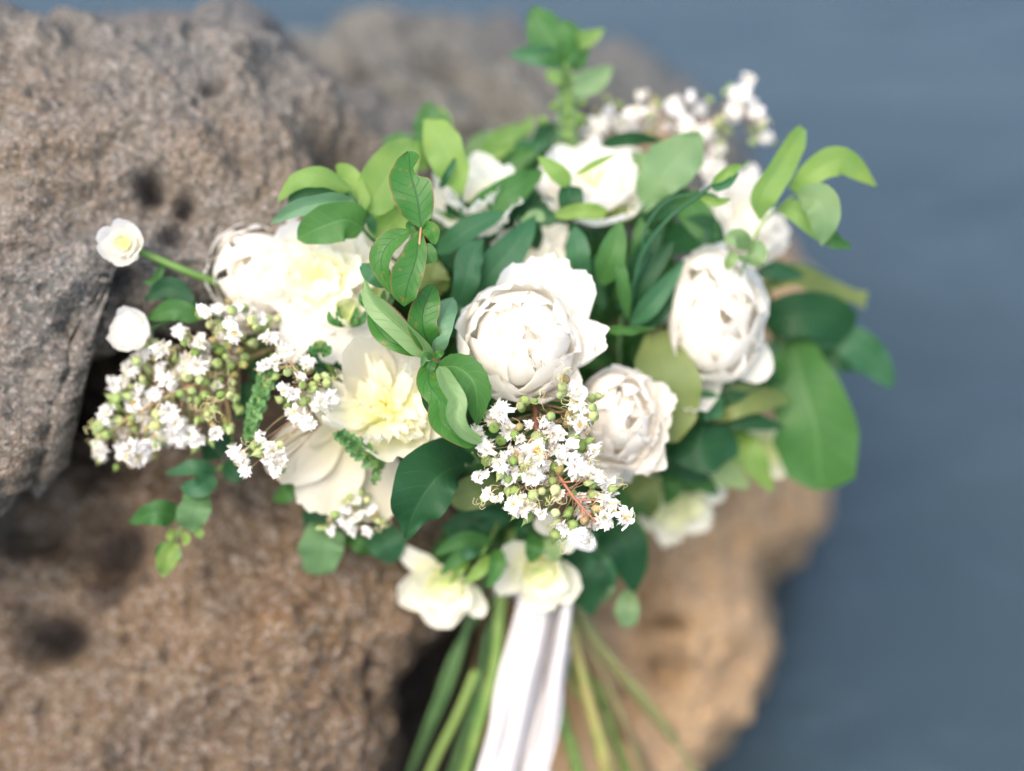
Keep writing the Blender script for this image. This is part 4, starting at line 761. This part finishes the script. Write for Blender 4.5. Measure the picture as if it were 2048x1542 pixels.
sprig('very large rounded green leaf at the right side of the bouquet', [(1540, 660, 1.07), (1570, 690, 1.07)], 5, OLIV, [([(1585, 672, 1.07), (1605, 760, 1.055), (1632, 860, 1.05), (1640, 980, 1.065)], 90, MIDG, dict(fold=.12, roll=8, lw=[(0, 22), (.15, 60), (.4, 66), (.7, 88), (.92, 60), (1, 6)], rw=[(0, 22), (.15, 52), (.4, 66), (.7, 78), (.92, 66), (1, 20)], n=24, m=14))])
sprig('large round olive leaf between the blush peony and the tall rose', [(1290, 640, 1.02), (1300, 670, 1.01)], 4, OLIV, [([(1312, 664, 1.005), (1330, 740, .992), (1342, 810, .992), (1345, 885, .995)], 64, OLIV, dict(fold=.12, lw=[(0, 20), (.2, 52), (.5, 58), (.8, 48), (1, 10)], rw=[(0, 24), (.2, 56), (.5, 62), (.8, 46), (1, 10)], n=24, m=12))])
sprig('folded leaves with one pale half below the tall rose', [(1380, 860, 1.04), (1400, 820, 1.035)], 4, BRST,
  [([(1390, 820, 1.035), (1450, 775, 1.02), (1560, 745, 1.03)], 34, DARK, dict(fold=.2)), ([(1400, 835, 1.03), (1480, 800, 1.02), (1580, 800, 1.04)], 34, OLIV, dict(fold=.15)), ([(1380, 820, 1.02), (1410, 810, 1.005), (1448, 820, 1.01)], 30, BLUE, dict(a=.35, b=.35)), ([(1400, 850, 1.04), (1480, 840, 1.03), (1570, 855, 1.04)], 22, DARK, {}), ([(1500, 760, 1.05), (1540, 730, 1.04), (1570, 760, 1.05)], 26, MIDG, {})])
sprig('dark teal rounded leaf under the folded leaves at the lower right', [(1350, 900, 1.05), (1370, 890, 1.04)], 4, DKST, [([(1345, 870, 1.03), (1400, 895, 1.015), (1475, 880, 1.03)], 48, DARK, dict(a=.4, b=.4, fold=.1)), ([(1335, 900, 1.05), (1370, 930, 1.04), (1420, 960, 1.04)], 30, DARK, {})])
sprig('bright green leaves around the yellow green bloom at the lower right', [(1420, 930, 1.06), (1450, 910, 1.06)], 4, GRNS,
  [([(1475, 865, 1.06), (1500, 910, 1.05), (1545, 985, 1.06)], 30, LIME, {}), ([(1440, 900, 1.06), (1450, 940, 1.05), (1500, 975, 1.06)], 30, LIME, dict(back=True)), ([(1340, 960, 1.06), (1380, 950, 1.05), (1440, 990, 1.06)], 26, MIDG, dict(roll=15)), ([(1330, 930, 1.06), (1345, 970, 1.05), (1330, 1010, 1.06)], 22, MIDG, {}),
   ([(1260, 950, 1.05), (1290, 990, 1.04), (1300, 1040, 1.06)], 30, OLIV, {}), ([(1250, 960, 1.05), (1265, 1000, 1.045), (1255, 1050, 1.05)], 26, MIDG, {}), ([(1300, 940, 1.05), (1370, 920, 1.04), (1430, 930, 1.05)], 24, DARK, {})])
# lower-left sprig
sprig('green sprig of paired leaves drooping over the rock at the lower left', [(520, 900, 1.0), (440, 935, .99), (405, 975, .985), (375, 1030, .98), (350, 1080, .98), (330, 1140, .985)], [4, 3.5, 3, 3, 2.5], GRNS,
  [([(470, 880, 1.0), (430, 895, .995), (408, 920, 1.0)], 26, DARK, {}), ([(432, 942, .985), (390, 935, .975), (330, 948, .98)], 17, BLUE, dict(roll=20)), ([(425, 950, .98), (395, 975, .97), (360, 975, .975)], 22, BLUE, dict(fold=.3, a=.4)), ([(402, 985, .98), (388, 1020, .965), (378, 1062, .975)], 32, MIDG, dict(fold=.1, a=.4, b=.45, back=True)),
   ([(352, 1035, .98), (310, 1025, .97), (258, 1045, .98)], 27, MIDG, dict(a=.4, fold=.2)), ([(352, 1085, .98), (335, 1115, .975), (325, 1155, .98)], 22, LIME, dict(fold=.3)), ([(350, 1060, .98), (340, 1070, .975), (342, 1085, .975)], 8, LIME, {}), ([(366, 1062, .98), (372, 1078, .975), (365, 1092, .975)], 9, LIME, {}), ([(385, 1055, .98), (398, 1065, .975), (402, 1078, .975)], 10, LIME, {}), ([(455, 920, .99), (470, 945, .985), (490, 955, .985)], 22, DARK, {}), ([(340, 1100, .98), (325, 1095, .975), (312, 1115, .98)], 10, MIDG, {}), ([(345, 1100, .98), (355, 1112, .975), (352, 1128, .98)], 9, PALE, {})])
sprig('dark leaves in shade behind the left crape myrtle panicle near the crevice', [(460, 640, 0.965), (380, 620, 0.965), (320, 630, 0.965)], 3, DKST, [([(390, 620, 0.965), (340, 575, 0.965), (290, 600, 0.965)], 24, DARK, {}), ([(400, 640, 0.965), (350, 620, 0.96), (290, 640, 0.965)], 22, MIDG, {}), ([(330, 520, 0.965), (310, 560, 0.965), (285, 565, 0.965)], 9, MIDG, {})])
# bottom leaves
sprig('rounded green leaf hanging over the rock at the bottom left of the bouquet', [(700, 1010, 1.02), (670, 1050, 1.01)], 4, DKST, [([(660, 1050, 1.01), (645, 1090, 1.0), (635, 1150, 1.01)], 44, MIDG, dict(a=.4, b=.4, back=True)), ([(660, 980, 1.03), (635, 1030, 1.02), (620, 1070, 1.02)], 30, DARK, {}), ([(590, 960, 1.02), (575, 985, 1.01), (545, 1000, 1.02)], 18, MIDG, {}), ([(750, 1050, 1.02), (775, 1090, 1.01), (790, 1125, 1.02)], 36, BLUE, {}), ([(690, 1070, 1.02), (720, 1090, 1.01), (745, 1110, 1.02)], 16, MIDG, {})])
sprig('divided green leaves spreading over the drooping cream hellebore', [(1000, 1040, 1.03), (975, 1090, 1.0), (960, 1110, .995)], 4, GRNS,
  [([(985, 1085, 1.0), (925, 1080, .985), (868, 1110, .99)], 16, MIDG, dict(fold=.3)), ([(975, 1100, 1.0), (920, 1115, .985), (880, 1150, .99)], 14, MIDG, dict(fold=.3)), ([(980, 1110, .995), (960, 1140, .985), (925, 1168, .99)], 14, LIME, dict(fold=.3)), ([(990, 1100, .995), (995, 1130, .985), (975, 1178, .99)], 17, MIDG, dict(fold=.3)), ([(970, 1075, 1.0), (930, 1060, .995), (890, 1075, 1.0)], 15, DARK, {}), ([(940, 1120, 1.0), (920, 1140, .99), (900, 1170, 1.0)], 10, LIME, {}), ([(960, 1090, .995), (940, 1105, .985), (905, 1130, .99)], 12, BLUE, {})])
sprig('bright leaf pair just above the hellebore on the ribbon', [(1085, 1040, 1.02), (1090, 1075, 1.0)], 3, GRNS, [([(1070, 1068, 1.0), (1068, 1095, .985), (1060, 1125, .99)], 20, MIDG, {}), ([(1100, 1070, .995), (1108, 1095, .985), (1108, 1125, .99)], 20, LIME, dict(back=True)), ([(1120, 1060, 1.0), (1125, 1090, .99), (1118, 1110, 1.0)], 14, MIDG, {})])
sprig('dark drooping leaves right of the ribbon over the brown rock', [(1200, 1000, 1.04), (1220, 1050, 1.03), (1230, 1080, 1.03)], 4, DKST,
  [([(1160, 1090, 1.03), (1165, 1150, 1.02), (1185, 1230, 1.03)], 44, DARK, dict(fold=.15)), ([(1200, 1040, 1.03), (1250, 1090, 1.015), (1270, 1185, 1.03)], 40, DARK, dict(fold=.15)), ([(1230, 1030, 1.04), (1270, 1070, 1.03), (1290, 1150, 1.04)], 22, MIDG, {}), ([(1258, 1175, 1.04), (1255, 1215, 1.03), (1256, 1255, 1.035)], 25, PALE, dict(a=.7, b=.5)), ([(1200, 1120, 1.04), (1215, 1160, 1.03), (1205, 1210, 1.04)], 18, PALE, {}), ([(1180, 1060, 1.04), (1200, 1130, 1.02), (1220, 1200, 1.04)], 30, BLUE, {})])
sprig('olive leaf showing between the dark heart leaf and the crape myrtle', [(1020, 960, 1.0), (990, 975, .99)], 3, OLIV, [([(1000, 965, .99), (950, 985, .975), (900, 1005, .98)], 34, OLIV, dict(a=.4, b=.5)), ([(1020, 1040, 1.03), (960, 1045, 1.02), (905, 1050, 1.03)], 20, BLUE, {}), ([(1060, 1020, 1.03), (1045, 1060, 1.02), (1040, 1090, 1.03)], 14, DARK, {}), ([(1000, 1010, 1.03), (950, 1030, 1.02), (880, 1060, 1.03)], 22, DARK, {})])
sprig('dark leaves tucked between the small spray and the white peony petals', [(700, 740, 1.0), (660, 730, .985), (630, 720, .98)], 3, DKST, [([(690, 730, .985), (650, 710, .975), (610, 705, .98)], 20, BLUE, {}), ([(680, 750, .985), (650, 735, .98), (620, 745, .98)], 20, DARK, {}), ([(560, 760, .98), (530, 745, .97), (500, 755, .975)], 22, DARK, {}), ([(700, 700, .99), (680, 680, .98), (640, 680, .985)], 18, DARK, {}), ([(480, 770, .985), (500, 800, .98), (470, 840, .985)], 24, DARK, {})])

# green bud spikes
def spike(label, spine, n, w, l, mat=SPIKE, seed=1, spread=1):
    t = thing('green_bud_spike', label, 'bud spike', P(*spine[0]), 'green bud spikes in the bouquet'); tb = Tubes(); tb.px(spine, [5, 4, 2], 12); tb.done('stem', GRNS, t)
    bracts(t, spine, n, w, l, mat, spread, seed); return t
spike('hanging green bud spike beside the left crape myrtle panicle', [(540, 745, .945), (522, 790, .94), (505, 840, .94), (500, 875, .945)], 54, 11, 22, SPIKE, 3)
spike('small green star shaped bud spike in front of the pale drooping petals', [(760, 930, .95), (725, 905, .94), (700, 885, .935), (678, 868, .935)], 34, 9, 26, SPIKE, 4)
spike('short green buds hanging under the heart leaf next to the cream peony', [(765, 915, .96), (755, 935, .955), (750, 965, .955)], 12, 9, 16, SPIKE, 6)

# round spray buds left of the curled leaves
for lab, (x, y, d, r) in (('round pale green bud half hidden behind the crossed leaves', (694, 624, .945, 32)), ('cream green bud just above the round pale bud', (752, 590, .95, 28)), ('tiny green bud low beside the white peony petals', (640, 694, .945, 17))):
    t, B, c, Rm = flower(lab, (x, y, d), r, (.1, .2, .95), [dict(n=5, L=1.9, W=.75, b0=0, b1=125, rc=1, zoff=-.9, ruf=.05, jag=.02), dict(n=5, L=1.5, W=.6, b0=0, b1=120, rc=.85, zoff=-.8, ruf=.05, jag=.02)], LIMEP, name='flower_bud', cat='bud', group='round buds in the bouquet', stem=[(x, y + 8, d + .02), (x + 30, y + 60, d + .03), (x + 60, y + 120, d + .04)], stem_r=4)
    for k in range(6):
        a = k * 1.05
        leaf(t, [(x + math.cos(a) * r * .3, y + r * .9, d + .004), (x + math.cos(a) * r * 1.0, y + r * .5 + math.sin(a) * 6, d - .004), (x + math.cos(a) * r * 1.15, y - 4 + math.sin(a) * 10, d)], 7, MIDG, n=6, m=4, name='sepal')

# ------------------------------------------------------------------ dense dark foliage inside the bouquet
rs = random.Random(5); Vs = []; Fs = []; UVs = []; n0 = 0
tmp = thing('inner_foliage_root', 'x', 'x', (0, 0, 0))
for i in range(520):
    while True:
        x = rs.uniform(420, 1640); y = rs.uniform(300, 1190)
        if ((x - 1020) / 520) ** 2 + ((y - 690) / 380) ** 2 < 1 or (abs(x - 1060) < 190 and 900 < y < 1130): break
    d = rs.uniform(1.06, 1.15); a = rs.random() * 6.28; l = rs.uniform(50, 110)
    o = leaf(tmp, [(x, y, d + .01), (x + math.cos(a) * l * .5, y + math.sin(a) * l * .5, d), (x + math.cos(a) * l, y + math.sin(a) * l, d + .015)], rs.uniform(18, 34), DARK, roll=rs.uniform(-50, 50), fold=.2, n=7, m=4)
    me = o.data; v = np.zeros(len(me.vertices) * 3, np.float32); me.vertices.foreach_get('co', v); v = v.reshape(-1, 3) + np.array(o.location)
    f = np.zeros(len(me.loops), np.int32); me.loops.foreach_get('vertex_index', f); u_ = np.zeros(len(me.loops) * 2, np.float32); me.uv_layers[0].data.foreach_get('uv', u_)
    uvv = np.zeros((len(v), 2), np.float32); uvv[f] = u_.reshape(-1, 2)
    Vs.append(v); Fs.append(f.reshape(-1, 4) + n0); UVs.append(uvv); n0 += len(v)
    bpy.data.objects.remove(o); bpy.data.meshes.remove(me)
bpy.data.objects.remove(tmp)
V = np.vstack(Vs); o0 = V.mean(0)
io = link('inner_foliage', mesh('inner_foliage', V - o0, np.vstack(Fs), MIDG, np.vstack(UVs)), None, o0)
io['kind'] = 'stuff'; io['label'] = 'dark green leaves packed deep inside the bouquet behind the flowers'; io['category'] = 'foliage'

# ------------------------------------------------------------------ stems and ribbon
SB = thing('stem_bundle', 'fan of bare green and yellow stems below the flowers, on both sides of the ribbon', 'stems', P(1060, 1080, 1.06))
def bare(label, pts, r, mat, knob=0):
    t = Tubes(); t.px(pts, r, 30, 9, knob); o = t.done('stem', mat, SB)
    if 'slender stem in' not in label: o['label'] = label
bare('thickest yellow green stem running straight down left of the ribbon', [(1030, 1060, 1.07), (1003, 1200, 1.06), (990, 1330, 1.065), (950, 1480, 1.08), (905, 1620, 1.10)], [13, 12, 10], GRNS, .08)
bare('dark green stem at the far left fading into the shadow', [(1000, 1080, 1.09), (940, 1240, 1.09), (900, 1370, 1.10), (850, 1480, 1.12), (800, 1600, 1.14)], [8, 8, 7], DKST, .1)
bare('green stem with a cut end second from the left', [(952, 1342, 1.085), (915, 1430, 1.09), (868, 1525, 1.10), (830, 1620, 1.11)], [9, 8, 7], GRNS, .1)
bare('slim green stem close behind the thick one by the ribbon', [(1040, 1100, 1.09), (985, 1270, 1.09), (950, 1400, 1.10), (900, 1560, 1.12)], [9, 9, 8], DKST)
bare('long greyish stem slanting furthest to the right', [(1090, 1080, 1.07), (1175, 1255, 1.08), (1260, 1370, 1.10), (1350, 1480, 1.13)], [16, 13, 12], BRST)
bare('brown tinged stem second from the right reaching the frame bottom', [(1080, 1080, 1.08), (1160, 1280, 1.08), (1220, 1400, 1.10), (1310, 1560, 1.13)], [12, 11, 10], BRST)
bare('pale knobbly stem with thick joints right of the ribbon', [(1080, 1080, 1.06), (1140, 1260, 1.06), (1180, 1410, 1.07), (1205, 1500, 1.08), (1225, 1620, 1.10)], [12, 13, 14], YELS, .35)
bare('thin yellow stem crossing behind the knobbly one', [(1130, 1340, 1.09), (1150, 1380, 1.09), (1190, 1430, 1.09), (1220, 1560, 1.11)], [8, 9, 9], YELS, .4)
bare('lime stem emerging low from behind the right edge of the ribbon', [(1090, 1250, 1.09), (1120, 1420, 1.085), (1150, 1520, 1.09), (1170, 1640, 1.10)], [14, 13, 12], GRNS, .15)
bare('reddish twig lying low between the two right hand stems', [(1140, 1290, 1.11), (1190, 1400, 1.12), (1270, 1500, 1.13), (1330, 1580, 1.14)], [6, 5, 5], REDS, .3)

rq = random.Random(3)
for i, (xa, xb, ya, mt) in enumerate([(1150, 1262, 1250, GRNS), (1165, 1290, 1270, BRST), (1155, 1250, 1290, YELS), (1180, 1400, 1260, BRST), (1150, 1215, 1350, GRNS), (985, 930, 1240, DKST), (930, 815, 1270, DKST)]):
    d_ = 1.075 + rq.uniform(0, .03)
    bare('slender stem in the fan', [(1070 + rq.uniform(-25, 25), 1080, d_ - .01), (xa, ya, d_), ((xa + xb) / 2 + rq.uniform(-8, 8), (ya + 1542) / 2, d_ + .01), (xb, 1560, d_ + .03), (xb + (xb - xa) * .3, 1650, d_ + .045)], [rq.uniform(4, 7), rq.uniform(4, 6)], mt, .3)
rt = thing('silk_ribbon', 'long white silk ribbon hanging in soft folds from the tied bouquet', 'ribbon', P(1085, 1180, 1.03))
n, m = 60, 40
ys = np.linspace(1150, 1680, n + 1)
le = np.interp(ys, [1150, 1200, 1300, 1400, 1470, 1542, 1680], [1045, 1032, 1012, 984, 972, 956, 930]); re = np.interp(ys, [1150, 1200, 1300, 1400, 1500, 1542, 1680], [1125, 1142, 1138, 1126, 1108, 1098, 1080])
G = np.zeros((n + 1, m + 1, 3))
for i in range(n + 1):
    f = i / n
    for j in range(m + 1):
        u = j / m; x = le[i] + (re[i] - le[i]) * u
        fold = -.010 * math.exp(-((u - .30 - .05 * f) / .22) ** 2) + .020 * math.exp(-((u - .74 + .14 * f) / .06) ** 2) - .006 * math.exp(-((u - .9) / .12) ** 2) + .005 * math.exp(-((u - .22 - .12 * f) / .07) ** 2) + 0.0010 * math.sin(u * 19 + f * 3) + .0008 * math.sin(u * 43 + f * 6) + .004 * math.sin(f * 9 + u * 3)
        x += 5 * math.sin(f * 14) * (.4 if 0 < j < m else .7)
        G[i, j] = (x, ys[i], 1.03 + .015 * f + fold)
V = PN(G.reshape(-1, 3)); Vb = V + cdir(0, 0, -1) * .0006
part('ribbon_tail', V, grid(n, m), RIBB, rt)
ys2 = np.linspace(1215, 1700, 41); G = np.zeros((41, 13, 3))
for i in range(41):
    f = i / 40
    for j in range(13):
        u = j / 12; x0 = np.interp(ys2[i], [1215, 1300, 1400, 1542, 1700], [1078, 1076, 1062, 1040, 1010]); G[i, j] = (x0 + u * 62 + 4 * math.sin(f * 9), ys2[i], 1.052 + .006 * math.sin(u * 8 + f * 4))
part('ribbon_tail', PN(G.reshape(-1, 3)), grid(40, 12), RIBB, rt)
# binding wrapped round the stems
n, m = 8, 36; V = []
for i in range(n + 1):
    for j in range(m + 1):
        a = j / m * 2 * math.pi; V.append((1058 + 72 * math.cos(a), 1150 + i * 6 + 5 * math.cos(a) - 6 * math.sin(a), 1.072 - .032 * math.sin(a) + .002 * math.sin(i * 2.2)))
part('binding', PN(V), grid(n, m), RIBB, rt)
